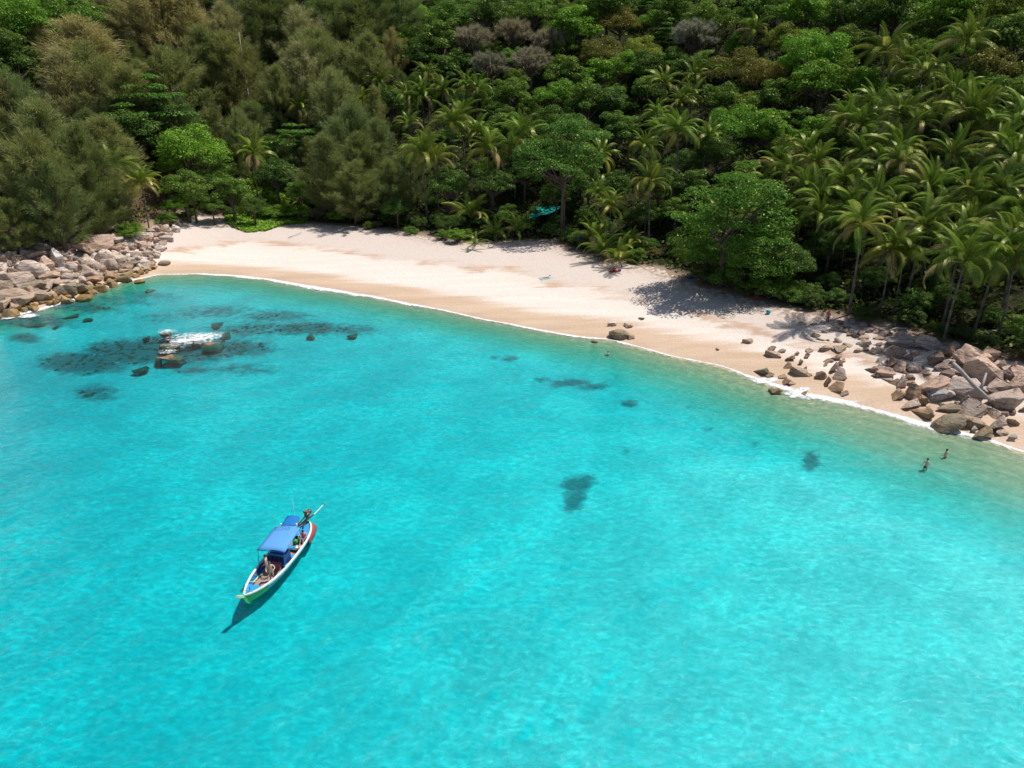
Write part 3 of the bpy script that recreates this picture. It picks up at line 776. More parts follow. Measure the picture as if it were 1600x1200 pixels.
# the big almond trees at the edge of the sand and over the tarp
for kd, bx, by, cx, cy, r, pr, look in [
    ('A',1150,446,1140,328,74,0,'big spreading bright green almond tree shading the beach'),
    ('A',1205,462,1192,394,56,1,'rounded bright green almond tree growing low over the shaded sand'),
    ('A',850,368,882,248,60,2,'dark green almond tree with pale forked trunk standing over the turquoise tarp'),
    ('A',1092,438,1106,398,46,1,'low bright green almond tree in front of the big spreading one')]:
    x, y, t = at_base(bx, by); Rm = r * t / FPX
    r_ = ray(cx, cy); h = CAM_H + r_[2] * y / r_[1] - gz(x, y)
    c = (.095, .27, .032, 1) if cx > 1000 else (.09, .26, .045, 1)
    make_tree(kd, r_[0] * y / r_[1], y, Rm, max(.7, h / (Rm * 1.28)), col=c, look=look, proto=pr)

# trees that close the canopy between those above
pts = np.array([(t['x'], t['y']) for t in TREES])
cnt = dict(p=0, c=0, b=0)
for gy_ in np.arange(60, 330, 7.5):
    for gx_ in np.arange(-240, 240, 7.5):
        x = gx_ + random.uniform(-3, 3); y = gy_ + random.uniform(-3, 3)
        v = float(polydist(np.array([[x, y]]), VEG)[0])
        if v < 5 or v > 175: continue
        if v < 14 and 345 < 800 + FPX * x / (y * cp + (CAM_H - 3) * sp_) < 490: continue
        if abs(x) > .80 * y + 14: continue
        z = gz(x, y)
        if (z + 14 - CAM_H) / y < math.tan(R(-24 + 29.3)) - .60: continue
        if z + 0 - CAM_H > y * math.tan(R(7)): continue
        dd = np.hypot(pts[:, 0] - x, pts[:, 1] - y).min()
        if dd < 5.2 + (y > 150) * 1.0: continue
        u = x / (y * cp + (CAM_H - z) * sp_)
        w = random.random()
        far = v > 60
        if u < -.12 and w < .55 and v > 12: make_tree(random.choice('CKCO' if far else 'CK'), x, y, random.uniform(12, 19), random.uniform(.8, 1.1), hand=False); cnt['c'] += 1
        elif u > .25 and w < .42 and v < 75: make_palm(x, y, random.uniform(7, 10), random.uniform(3.6, 4.4), 18, yellow=.1, hand=False); cnt['p'] += 1
        else: make_tree(random.choice('DDBBGGBLY' if far else 'DDDBBGL'), x, y, random.uniform(3.6, 5.4) if far else random.uniform(3.0, 4.4), random.uniform(.85, 1.15), hand=False); cnt['b'] += 1
        pts = np.vstack([pts, (x, y)])
for gy_ in np.arange(62, 240, 4.6):  # dark low trees added to fill the black shade below the crowns
    for gx_ in np.arange(-80, 130, 4.6):
        x = gx_ + random.uniform(-2, 2); y = gy_ + random.uniform(-2, 2)
        v = float(polydist(np.array([[x, y]]), VEG)[0])
        if v < 2.0 or v > 36 or abs(x) > .78 * y + 6 or (x < 30 and v > 16): continue
        dd = np.hypot(pts[:, 0] - x, pts[:, 1] - y).min()
        if dd < 2.3 or random.random() < .12: continue
        make_tree(random.choice('DDDB'), x, y, random.uniform(1.7, 2.8), random.uniform(.8, 1.1), hand=False, look='U', sink=1.2); pts = np.vstack([pts, (x, y)])
import collections; print('KINDS', collections.Counter(t['kind'] for t in TREES)); print('TREES', len(TREES), cnt)

x, y, t = at_base(394, 196); sg = thing('dead_tree', 'tall bare pale tree trunk rising between the casuarinas on the slope', 'tree', (x, y, gz(x, y)))
mb = MB(); mb.tube([(0, 0, -.3), (.1, 0, 8), (-.1, .1, 17), (.1, 0, 25)], [.34, .28, .2, .08], 8); mb.build('trunk', plain('pale_dead_wood', (.50, .44, .38, 1), .9, .1, .2, 2), sg, True)
for k_ in range(7):
    z_ = 11 + k_ * 1.9; w_ = k_ * 2.4; MB().tube([(0, 0, z_), (math.cos(w_) * 1.3, math.sin(w_) * 1.3, z_ + .9)], [.07, .03], 5).build('branch', plain('pale_dead_wood', (.50, .44, .38, 1)), sg)
# shrubs along the back of the beach: (px, py foot, radius px, squash, tone, label)
def make_shrub(px, py, r, sq, col, label, twiggy=False, name='shrub'):
    x, y, t = at_base(px, py); Rm = r * t / FPX
    o = thing(name, label, 'shrub', (x, y, gz(x, y) - Rm * .75 * sq), random.uniform(0, 6))
    tm, cm = random.choice(BARE if twiggy else BROAD)
    a = link('stem', tm, o); b = link('foliage' if not twiggy else 'twigs', cm, o); a.scale = b.scale = (Rm, Rm, Rm * sq); b.color = col
    return o
YG = (.19, .38, .035, 1); MG = (.12, .27, .035, 1); DG = (.05, .11, .03, 1)
for a in [
    (205,372,22,.8,YG,'bright green rounded shrub growing out of the boulder heap beside the yellow palm'),
    (262,352,16,.8,MG,'blue green shrub between the yellow palm and the sand'),
    (285,345,13,.7,DG,'dark green shrub at the corner where sand meets the boulders'),
    (430,342,22,.7,YG,'light green mound shrub at the seaward side of the creeper patch'),
    (470,343,20,.9,YG,'bright green shrub beside the grey twiggy shrub, on its creeper side'),
    (538,346,24,.8,YG,'wide bright green shrub beyond the grey twiggy shrub, at the sand edge'),
    (575,358,9,.9,YG,'tiny bright green bush sticking out onto the sand'),
    (560,338,18,.8,DG,'dark green shrub behind the tiny sand bush'),
    (610,352,16,.7,DG,'dull green shrub under the casuarinas'),
    (642,366,13,.8,MG,'small leafy green shrub at the feet of the twin tall palms'),
    (690,374,14,.7,MG,'low shrub joined to the bright shrub behind the lone young palm'),
    (714,378,20,.7,YG,'bright green spreading shrub right behind the lone young palm'),
    (690,352,16,1.,DG,'dark shrub behind the bright spreading shrub'),
    (1545,545,18,.7,DG,'dark green shrub in the shade above the striated slab'),
    (1510,530,20,.6,DG,'low dark green shrub in the shade above the driftwood log'),
    (1540,548,9,.9,MG,'small bright green sapling catching sun above the striated slab'),
    (1592,560,16,.8,(.13,.13,.05,1),'dry yellowish shrub in the shade at the end of the rocks'),
    (360,322,14,.8,MG,'green shrub behind the creeper patch under the lone palm'),
    (300,338,12,.7,MG,'green shrub at the narrow inner corner of the beach'),
    (1020,402,16,.7,(.14,.10,.04,1),'brownish dry shrub between the palm clump and the almond trees'),
    (820,352,12,.9,DG,'dark shrub beside the hammock'),
    (1128,448,22,.9,MG,'leafy shrub at the foot of the big spreading almond tree'),(1150,456,34,1.1,MG,'large leafy shrub right below the big spreading almond tree'),(1200,466,34,1.0,MG,'large leafy shrub right below the rounded almond tree'),(1098,444,24,1.0,DG,'dark shrub at the seedling side of the low almond tree'),(1168,462,22,.8,DG,'dark leafy shrub between the two almond trunks'),(1232,474,24,.9,MG,'leafy shrub beside the rounded almond tree, toward the rocks'),(1262,482,18,.9,DG,'dark shrub behind the navy mat'),
    (1350,500,20,.8,DG,'dark shrub between the two palms with yellow lower fronds'),(1420,512,22,.8,DG,'dark shrub in the shade above the smooth grey boulder'),(1465,525,20,.8,DG,'dark shrub in the shade behind the dark upright rock')]:
    make_shrub(*a)
make_shrub(497, 343, 18, .8, (.30, .24, .21, 1), 'leafless grey twiggy shrub between two bright green shrubs on the sand edge', True, 'twiggy_shrub')
make_shrub(588, 356, 12, .7, (.26, .20, .16, 1), 'leafless brown twiggy shrub under the casuarinas beside the tiny bush', True, 'twiggy_shrub')
# creeping plants on the sand and undergrowth below the trees
def carpet(name, P, size, col, label, tone=.4, up=.8, hgt=.25):
    n = len(P); z = ground(P[:, 0], P[:, 1]) + rng.random(n) * hgt
    C = np.column_stack([P, z]); N = unit(rand_dir(n) * .6 + np.array([0, 0, up])); D = rand_dir(n); s = size * rng.uniform(.6, 1.3, n)
    V, F = leaf_quads(C, N, D, s, s * .6)
    me = me_np(name, V, F, LEAF); fattr(me, 'tone', np.repeat(np.clip(rng.normal(tone, .2, n), 0, 1), 4))
    o = link(name, me, kind='stuff', label=label); o.color = col; return o
def px_patch(poly, n):
    out = []
    poly = np.array(poly, float); lo = poly.min(0); hi = poly.max(0)
    W = np.array([onz(p[0], p[1], 2.3)[:2] for p in poly]); lo = W.min(0); hi = W.max(0)
    P = rng.uniform(lo, hi, (n * 4, 2)); ins = np.zeros(len(P), bool); j = len(W) - 1
    for i in range(len(W)):
        a, b = W[i], W[j]
        c = ((a[1] > P[:, 1]) != (b[1] > P[:, 1])) & (P[:, 0] < (b[0] - a[0]) * (P[:, 1] - a[1]) / (b[1] - a[1] + 1e-12) + a[0]); ins ^= c; j = i
    return P[ins][:n]
P = px_patch([(350,350),(385,361),(415,359),(445,351),(475,349),(488,343),(470,328),(430,322),(395,320),(362,334)], 22000)
P = P[fbm(P[:, 0], P[:, 1], 2.2, 8) > .33]
carpet('beach_creeper', P, .26, (.26, .52, .04, 1), 'bright green creeper mat at the back of the beach', .6, .9, .6)
n = 9000; P = np.column_stack([rng.uniform(-90, 75, n), rng.uniform(60, 175, n)]); v = polydist(P, VEG); s_ = polydist(P, SHORE)
P = P[(v < .5) & (v > -7 * rng.random(n) ** 2) & (s_ > 6)]
lt = carpet('beach_litter', P, .16, (.16, .09, .05, 1), 'fallen leaves and twigs scattered on the sand under the tree line', .2, 1.5, .05)
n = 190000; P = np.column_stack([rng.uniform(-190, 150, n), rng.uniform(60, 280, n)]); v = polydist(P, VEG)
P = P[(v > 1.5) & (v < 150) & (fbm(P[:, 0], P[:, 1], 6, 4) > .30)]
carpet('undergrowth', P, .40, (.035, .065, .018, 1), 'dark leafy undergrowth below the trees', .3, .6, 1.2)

ORD = ['first','second','third','fourth','fifth','sixth','seventh','eighth','ninth','tenth','eleventh','twelfth','thirteenth','fourteenth','fifteenth','sixteenth','seventeenth','eighteenth','nineteenth','twentieth']
LOOKW = dict(G='bright green', B='mid green', D='dark green', Y='yellowish green', R='reddish brown', C='green', O='sandy olive', K='dull olive', N='grey purple', L='layered green', A='spreading green', U='low dark')
def in_rows(items, zones, rows, fmt):
    """order things within zone, look and row, so that each can be pointed at"""
    cells = {}
    for t in items:
        zn = next(nm for lo, nm in zones if t['u'] < lo); rn = next(nm for lo, nm in rows if t['dist'] < lo)
        cells.setdefault((zn, rn, t['look']), []).append(t)
    for (zn, rn, lk), L in cells.items():
        L.sort(key=lambda t: t['u'])
        for i, t in enumerate(L):
            t['o']['label'] = fmt(t, zn, rn, lk, ((ORD[i] if i < 20 else 'last' if i == len(L) - 1 else ORD[i - 20] + ' after the twentieth')) + ' from left' if len(L) > 1 else 'the only one there')
for t in TREES: t['dist'] = float(polydist(np.array([[t['x'], t['y']]]), VEG)[0])
ZN = [(-.52, 'above the boulder heap'), (-.22, 'above the creeper patch'), (.05, 'above the turquoise tarp'), (.34, 'above the big almond tree'), (9, 'above the driftwood rocks')]
RW = [(12, 'first row'), (24, 'second row'), (38, 'third row'), (48, 'fourth row'), (60, 'upper fourth row'), (74, 'fifth row'), (100, 'sixth row'), (135, 'seventh row'), (1e9, 'eighth row')]
for kd in ('coconut palm', 'casuarina', 'broadleaf tree', 'twiggy tree', 'almond tree', 'understory tree'):
    its = []
    for t in TREES:
        if t['kind'] != kd: continue
        t['o']['group'] = {'coconut palm': 'coconut palms in the forest', 'casuarina': 'casuarinas on the slope', 'broadleaf tree': 'broadleaf trees in the forest', 'twiggy tree': 'twiggy half bare trees on the slope', 'almond tree': 'layered almond trees', 'understory tree': 'low trees added to fill the forest shade'}[kd]
        if t['look'] and len(t['look']) > 2: t['o']['label'] = t['look']; continue
        if kd == 'coconut palm': t['look'] = ''
        its.append(t)
    in_rows(its, ZN, RW, lambda t, zn, rn, lk, o_: ' '.join((LOOKW.get(lk, '') + ' ' + kd + ' ' + zn + ', ' + rn + ', ' + o_).split()))
# ------------------------------------------------------------------ rocks
def rock_material():
    t = NT('granite'); P = t.pos(); o = t.obj()
    base = t.n('ObjectInfo').outputs['Color']; rnd = t.n('ObjectInfo').outputs['Random']
    n1 = t.noise(P, .9, 4); n2 = t.noise(P, 7, 4, .65)
    c = t.mix(t.ramp(n1, .35, .7), base, t.mix(.5, base, (.50, .33, .24, 1)))
    c = t.mix(t.ramp(n2, .55, .8), c, t.mix(.6, c, (.13, .10, .09, 1)))
    c = t.mix(t.ramp(n2, .42, .25), c, t.mix(.5, c, (.75, .70, .66, 1)))
    cr = t.n('TexVoronoi', {'Vector': t.n('VectorMath', {0: t.n('Mapping', {'Vector': P, 'Rotation': (.5, .3, .6), 'Scale': (.5, 1.6, 1.0)}).outputs[0], 1: t.n('TexNoise', {'Vector': P, 'Scale': 1.2}).outputs['Color']}, operation='ADD').outputs[0], 'Scale': .75}, feature='DISTANCE_TO_EDGE').outputs['Distance']
    crack = t.math('MULTIPLY', t.ramp(cr, .03, .0), t.ramp(t.noise(P, .8, 2), .5, .62))
    st = t.noise(t.n('Mapping', {'Vector': P, 'Rotation': (.3, .9, .7), 'Scale': (.35, .35, 3.2)}).outputs[0], 1.6, 4)
    c = t.mix(t.ramp(st, .50, .66), c, t.mix(.62, c, (.13, .09, .07, 1)))
    c = t.mix(t.ramp(t.noise(P, 2.6, 5, .7), .52, .70), c, t.mix(.5, c, (.16, .11, .085, 1)))
    c = t.mix(t.math('MULTIPLY', crack, .75), c, (.10, .07, .05, 1))
    z = t.n('SeparateXYZ', {0: P}).outputs[2]
    zz = t.math('ADD', z, t.math('MULTIPLY', t.math('SUBTRACT', t.noise(P, .7, 4), .5), 1.3))
    x = t.n('SeparateXYZ', {0: P}).outputs[0]
    alg = t.math('MULTIPLY', t.ramp(zz, 1.7, .6), t.n('MapRange', {0: x, 1: -60., 2: -50., 3: .85, 4: .35}).outputs[0])
    c = t.mix(alg, c, t.mix(t.ramp(t.noise(P, .45, 3), .4, .62), (.17, .125, .055, 1), (.33, .19, .035, 1)))
    c = t.mix(t.ramp(z, -.1, -.7), c, (.09, .115, .085, 1))
    h = t.math('SUBTRACT', t.math('ADD', t.math('ADD', n2, n1), st), t.math('MULTIPLY', crack, 1.2))
    rough = t.n('MapRange', {0: zz, 1: .1, 2: .9, 3: .35, 4: .92}).outputs[0]
    t.surf(t.pbsdf(c, rough, t.bump(h, .8, .2), .3)); return t.m
ROCKM = rock_material()
def rock_proto(seed, kind):
    rs = np.random.default_rng(seed)
    n = {'ang': 13, 'round': 34, 'slab': 12, 'shard': 10}[kind]
    d = rs.normal(size=(n, 3)); d /= np.linalg.norm(d, axis=1)[:, None]
    if kind == 'ang': d = np.sign(d) * np.abs(d) ** .6; d /= np.abs(d).max(1)[:, None] ** .5
    if kind == 'shard': d = np.sign(d) * np.abs(d) ** .7; d[:, 0] *= 1.5; d[:, 2] += .5 * d[:, 0]
    if kind == 'slab': d = np.sign(d) * np.abs(d) ** .5; d[:, 2] *= .6
    bm = bmesh.new()
    for p in d: bm.verts.new(p)
    r = bmesh.ops.convex_hull(bm, input=bm.verts)
    bmesh.ops.delete(bm, geom=[g for g in set(r['geom_interior'] + r['geom_unused']) if isinstance(g, bmesh.types.BMVert)], context='VERTS')
    bmesh.ops.dissolve_limit(bm, angle_limit=R(16), verts=bm.verts, edges=bm.edges)
    bmesh.ops.bevel(bm, geom=list(bm.edges), offset=.035 if kind != 'round' else .12, segments=1, affect='EDGES', clamp_overlap=True)
    bmesh.ops.triangulate(bm, faces=bm.faces)
    bmesh.ops.subdivide_edges(bm, edges=[e for e in bm.edges if e.calc_length() > .30], cuts=2, use_grid_fill=True)
    bmesh.ops.triangulate(bm, faces=bm.faces)
    for v in bm.verts:
        q = v.co; k = 1 + .10 * (float(vnoise(q.x * 2 + seed, q.y * 2 + q.z * 1.7, 1)) - .5) + .05 * (float(vnoise(q.x * 6 + seed, q.y * 6 + q.z * 5, 1)) - .5)
        st_ = float(vnoise((q.x * .6 + q.z * .5 + q.y * .3) * 7 + seed, seed, 1)) - .5; v.co = q * (k + (.13 if kind != 'round' else .05) * st_)
    bmesh.ops.recalc_face_normals(bm, faces=bm.faces)
    me = bpy.data.meshes.new('boulder'); bm.to_mesh(me); bm.free()
    c = np.array([v.co for v in me.vertices]); mx = np.abs(c).max(0)
    for v in me.vertices: v.co = Vector((v.co.x / mx[0], v.co.y / mx[1], v.co.z / mx[2]))
    if kind == 'round': me.polygons.foreach_set('use_smooth', [True] * len(me.polygons))
    me.materials.append(ROCKM); return me
RK = dict(ang=[rock_proto(100 + i, 'ang') for i in range(8)], round=[rock_proto(200 + i, 'round') for i in range(6)], slab=[rock_proto(300 + i, 'slab') for i in range(6)], shard=[rock_proto(400 + i, 'shard') for i in range(8)])
RC = dict(pink=(.60, .42, .32, 1), pale=(.70, .58, .49, 1), grey=(.49, .39, .32, 1), lav=(.58, .49, .44, 1), brown=(.27, .18, .13, 1), tan=(.46, .35, .25, 1), dark=(.20, .15, .13, 1), white=(.66, .62, .58, 1), orange=(.45, .29, .17, 1), olive=(.25, .22, .15, 1))
RN = dict(pink='pinkish', pale='pale', grey='grey', lav='lavender grey', brown='brown', tan='tan', dark='dark brown', white='whitish', orange='orange brown', olive='olive grey')
ROCKS = []; rpts = []
def rock(px, py, w, h, kind='ang', col='pink', tilt=0.0, label=None, depth=.8, zone='', floor=0.0, sinkf=.28, aux=False):
    """px,py centre and w,h full size in picture pixels"""
    foot = py + h * .30
    P, t = hit(px, foot, 0.0, floor)
    if zone.startswith('in the boulder'): w *= 1.12; h *= 1.05
    if px > 1380 and zone.startswith('among'): w *= 1.2; h *= 1.12
    W = w * t / FPX / 2; el = math.atan2(CAM_H - P[2], math.hypot(P[0], P[1]))
    H = h * t / FPX / 2
    D = W * depth
    Hz = max(.5 * W if not aux else .2, (H - D * math.sin(el) * .75) / math.cos(el))
    Hz = max(Hz, .28 * W, .12); Hz = min(Hz, 2.2 * W)
    if zone.startswith('among'): Hz *= .82
    g = gz(P[0], P[1])
    o = thing('boulder' if W > .95 else 'rock', label or 'x', 'rock', (P[0], P[1], g + Hz * (1 - sinkf * 2)), 0, mesh=random.choice(RK[kind]))
    o.scale = (W, D, Hz); o.rotation_euler = (random.uniform(-.18, .18), tilt + random.uniform(-.12, .12), random.uniform(-.5, .5) if label or not aux else random.uniform(0, 6.28))
    c = RC[col]; f = random.uniform(.85, 1.15); o.color = (c[0] * f, c[1] * f, c[2] * f, 1)
    rpts.append((P[0], P[1], W))
    ROCKS.append(dict(o=o, u=P[0] / P[1], y=P[1], size=W, col=RN[col], zone=zone, lab=label, px=px, py=py))
    return o
def rlist(rows, ox, oy, zf, zone, **kw):
    for r in rows:
        cx, cy, w, h, k, c = r[:6]
        rock(ox + cx / zf, oy + cy / zf, w / zf, h / zf, {'a': 'shard' if zone.startswith('among') else 'ang', 'r': 'round', 's': 'slab'}[k], c, r[7] if len(r) > 7 else (random.uniform(-.4, .4) if zone.startswith('among') else 0), r[6] if len(r) > 6 else None, zone=zone, **kw)
LZ = 'in the boulder heap'
rlist([
 (1130,300,310,200,'a','pink','largest pinkish angular boulder with a ridged top, high in the boulder heap'),
 (1330,275,150,110,'s','lav','flat pale grey slab rock just beside the largest pinkish boulder'),
 (900,265,115,105,'r','pale'),(1000,220,110,80,'r','pale'),(1080,165,115,85,'a','brown'),(1190,150,120,110,'a','dark'),(980,380,170,140,'a','pink'),(500,365,190,95,'r','grey'),
 (700,490,150,235,'a','white','upright whitish block in the middle of the boulder heap'),(360,590,185,180,'r','lav','rounded lavender grey boulder beside the upright whitish block'),
 (480,640,180,220,'r','pale'),(175,720,260,190,'a','grey','big dark grey weathered boulder low in the heap'),(850,585,125,115,'r','lav'),(1070,560,150,150,'r','grey'),(1240,460,150,170,'r','pale'),
 (1390,480,190,130,'a','pale'),(1310,560,120,150,'r','grey'),(1180,600,115,115,'r','grey'),(570,560,180,190,'a','pink'),(280,870,220,140,'a','tan'),(150,920,270,170,'r','tan','wide tan rounded boulder near the wet end of the heap'),
 (60,800,160,120,'a','tan'),(420,820,190,150,'a','olive'),(640,770,150,110,'a','tan'),(800,700,140,110,'r','grey'),(905,700,110,110,'r','grey'),(1080,670,240,110,'s','grey'),
 (800,840,270,160,'s','olive','olive banded boulder at the waterline of the heap'),(1000,935,150,90,'r','orange','small orange boulder sitting in the shallow water'),(960,830,210,110,'s','olive'),(1100,740,170,100,'a','orange'),(1280,690,190,90,'a','orange'),
 (160,1120,170,100,'a','tan','tan rock standing in white foam off the heap'),(290,1085,90,50,'a','tan'),(80,360,95,85,'r','pink'),(175,380,160,110,'a','pink'),(300,420,150,95,'a','pale'),(440,450,170,110,'a','pink'),(25,500,110,130,'a','pink'),(40,600,130,120,'a','pale'),
 (620,420,120,80,'a','pink'),(1120,450,100,60,'a','white'),(960,500,130,90,'a','lav'),(830,470,120,90,'s','pink'),(230,560,150,110,'a','pale'),(330,800,110,80,'a','tan'),(740,640,110,100,'r','lav'),(580,700,170,120,'a','tan'),(480,920,230,120,'s','tan'),(250,1000,240,90,'s','tan'),(70,1030,200,100,'s','tan'),
 (560,330,110,60,'a','pink'),(740,290,130,70,'a','pink'),(640,280,90,60,'a','pale'),(420,290,110,60,'a','pink'),(260,310,110,70,'a','pink'),(120,300,110,60,'a','brown'),(20,320,90,60,'a','brown'),(1480,580,130,90,'a','tan'),(1450,640,120,70,'a','tan'),(1300,760,120,50,'a','tan')],
 0, 340, 7.5, LZ)
rlist([
 (1035,682,112,62,'r','grey','lone rounded rock on the sand beside the boulder heap'),(940,602,72,72,'r','grey'),(980,512,105,85,'r','lav'),(1040,515,32,30,'a','brown'),(820,570,115,85,'r','grey'),(770,475,105,95,'a','pink'),(850,520,85,85,'a','pale'),(840,400,115,85,'a','pink'),
 (700,590,115,95,'r','grey'),(790,680,115,95,'r','lav'),(860,640,80,70,'a','pink'),(1160,280,105,95,'a','white','upright pale stone under the shrub at the inner corner of the sand'),(740,890,95,52,'r','orange','small sandy coloured rock awash beside the heap'),(1000,355,105,60,'a','lav'),(910,350,90,60,'a','grey'),(1090,350,70,40,'a','pale'),
 (650,700,130,80,'s','olive'),(560,740,120,70,'s','tan'),(640,500,110,80,'a','grey'),(560,520,100,70,'a','pink'),(480,520,100,70,'a','pink'),(700,440,80,60,'a','pale'),(500,840,110,60,'a','tan'),(590,800,120,50,'s','olive'),(900,540,60,50,'a','pink'),(920,430,70,60,'a','tan'),(900,740,70,40,'a','tan'),(620,640,90,60,'a','grey')],
 120, 320, 7.5, LZ)
BZ = 'on the open sand'
rlist([(145,462,62,32,'a','white','small whitish rock on the sand above the olive boulder'),(240,470,66,44,'a','lav','small pinkish grey rock inland of the olive boulder'),(190,528,135,74,'r','olive','rounded olive grey boulder at the waterline of the open beach'),(262,545,50,40,'a','tan','small tan rock touching the olive boulder'),
 (325,431,42,26,'a','grey','small flat grey rock alone on the dry sand above the olive boulder'),(992,571,62,28,'a','tan','small flat rock alone on the sand before the grey rock group'),(800,619,32,20,'a','tan','tiny rock alone on the wet sand'),(35,571,42,20,'r','brown','small brown rock awash just off the olive boulder')], 920, 390, 4.0, BZ)
RZ = 'among the striated rocks'
SL = 's'
rlist([
 (185,645,150,140,'a','olive','dark angular rock at the waterline at the near end of the striated rocks'),(275,700,100,60,'a','tan'),(335,860,150,100,'s','brown','slanting brown slab reaching into the foam',-.4),(430,770,120,90,'a','brown'),(400,715,110,50,'a','tan'),(500,780,90,60,'a','tan'),(632,898,92,62,'a','orange','small orange rock ringed by foam'),(590,686,200,64,'s','grey','flat grey slab lying on the wet sand'),(695,697,70,50,'a','brown'),
 (295,432,105,64,'r','brown'),(412,447,84,54,'r','grey'),(310,492,165,64,'s','grey'),(490,520,92,110,'a','tan'),(470,610,92,96,'a','brown'),(560,480,62,62,'a','tan'),(598,575,54,96,'a','brown'),(642,640,54,96,'a','tan'),(665,505,52,92,'a','brown'),(690,450,82,42,'a','tan'),
 (760,290,92,32,'s','tan'),(810,336,72,32,'a','tan'),(880,345,42,30,'a','brown'),(995,346,84,62,'r','grey'),(1090,388,95,66,'a','tan'),(1010,432,145,52,'s','tan'),(860,442,125,34,'s','tan'),(1210,456,95,28,'s','tan'),(1385,457,115,48,'s','grey'),(1262,380,135,62,'s','grey'),
 (960,505,120,115,'a','pink'),(890,560,90,60,'a','tan'),(1010,560,110,110,'a','pink'),(925,620,130,150,'a','brown'),(1000,700,150,190,'a','grey','tall pale wedge of rock standing on the wet sand'),(815,705,110,130,'s','brown',None,-.5),(860,770,90,150,'a','brown'),(950,830,200,120,'a','orange','broad orange brown base rock under the tall pale wedge'),(1045,885,100,66,'a','lav'),(850,600,70,40,'a','tan'),
 (1330,640,90,110,'a','brown'),(1400,640,110,110,'a','tan'),(1050,240,90,80,'a','brown'),(1130,270,84,60,'a','brown'),(1220,262,92,84,'a','olive'),(1310,240,105,50,'a','dark'),(1262,312,120,54,'a','tan'),(1180,300,66,44,'a','brown'),(1430,322,86,52,'a','tan'),(1250,190,105,60,'a','pink'),(940,222,74,60,'a','tan'),(600,172,74,44,'a','tan'),(740,175,70,30,'a','tan'),
 (1350,180,90,60,'a','dark'),(1380,260,80,50,'a','pink'),(1440,240,80,60,'a','grey'),(1090,200,70,50,'a','brown'),(650,185,40,24,'a','tan'),(850,260,60,22,'s','tan')],
 1160, 480, 6.667, RZ)
rlist([
 (235,205,150,160,'a','lav','big smooth grey boulder at the foot of the dark forest, left of its cracked neighbour'),(330,225,130,130,'a','lav','big grey boulder with split face against the dark forest'),(480,255,190,70,'s','lav','low smooth grey slab running back into the shade'),(185,310,130,66,'s','tan'),(40,302,92,40,'s','grey'),
 (55,440,85,115,'a','tan'),(115,470,105,120,'a','pink'),(170,400,66,90,'a','brown'),(220,440,90,110,'a','pink'),(350,446,84,72,'r','grey','rounded grey rock cupped among jagged tan ones'),(420,440,34,32,'a','brown'),(190,562,72,62,'a','brown'),(240,560,84,120,'a','pale'),
 (345,630,110,150,'s','orange','leaning orange brown slab above the wet sand',.5),(405,700,90,90,'s','orange'),(190,655,120,95,'a','orange'),(420,800,115,115,'a','orange','orange brown rock at the edge of the wash'),(300,740,120,60,'a','pale'),
 (500,360,110,160,'a','dark','dark upright rock leaning in the middle of the striated rocks'),(585,310,105,130,'a','brown'),(650,272,105,95,'a','pink'),(700,342,95,64,'a','tan'),(560,430,110,80,'a','dark'),(505,560,260,190,'a','pink','broad rough pinkish boulder in the middle of the striated rocks'),(540,652,170,74,'s','white','pale bleached slab at the foot of the rough pinkish boulder'),
 (650,560,120,110,'a','dark'),(620,480,90,90,'a','dark'),(770,600,180,210,'s','lav','smooth pale slab under the driftwood log',.4),(820,350,190,190,'s','pink','pinkish striated slab at the upper end of the driftwood log',.5),(890,450,220,240,'s','pink','largest striated slab, behind the driftwood log',.6),(940,330,130,150,'a','brown'),
 (1000,600,160,150,'a','grey'),(1080,700,190,180,'s','grey','big grey slab sloping to the sand below the driftwood log'),(735,770,240,210,'a','grey','large angular grey boulder with pale streaks at the seaward side of the log'),(640,770,110,115,'a','olive'),(620,880,200,150,'r','olive','big rounded boulder at the water edge with a bright white corner'),
 (800,890,160,74,'s','tan'),(890,755,140,84,'a','grey','flat topped tan rock tucked below the log end'),(985,890,120,160,'a','grey','grey leaning boulder beside the white upright stone'),(905,965,130,110,'a','olive'),(985,820,90,70,'a','grey'),(1060,810,66,74,'a','brown'),(1160,645,125,90,'a','brown'),(1210,570,140,180,'a','pink'),
 (1120,450,74,140,'a','brown'),(1180,480,95,130,'a','pink'),(1150,1010,52,84,'a','white','small white upright stone at the end of the wash'),(832,945,42,62,'a','white'),(1240,770,56,56,'a','brown'),(1050,960,90,60,'a','pale'),(280,470,66,60,'a','brown'),(300,560,70,70,'a','tan'),(720,480,90,60,'a','dark'),(1040,500,110,110,'a','dark'),(1010,420,100,90,'a','brown'),(1080,590,90,80,'a','brown'),
 (450,480,60,44,'a','tan'),(140,540,60,50,'a','tan'),(30,500,60,60,'a','brown'),(80,160,110,50,'a','grey'),(130,170,70,40,'a','brown'),(70,200,80,44,'a','tan')],
 1360, 490, 5.217, RZ)
SZ = 'in the sea'
for r in [(262,537,36,13,'r','brown','brown rock awash on the boulder heap side of the offshore foam'),(331,534,38,12,'r','brown','low brown rock at the far end of the offshore foam'),(268,552,44,14,'r','brown','brown wave washed rock below the offshore foam'),(258,518,22,8,'r','dark','dark rock under the tip of the offshore foam'),(246,557,16,8,'r','olive','small rock beside the brown rock below the offshore foam'),(300,526,26,9,'r','dark','dark rock in the middle of the offshore foam')]:
    o = rock(r[0], r[1], r[2], r[3], 'ang', r[5], label=r[6], zone=SZ, depth=.9, sinkf=.42)
    g_ = gz(o.location.x, o.location.y); o.scale.x *= .8; o.scale.y *= .8; tz = random.uniform(.04, .16); o.scale.z = (tz - g_) * .6; o.location.z = tz - o.scale.z
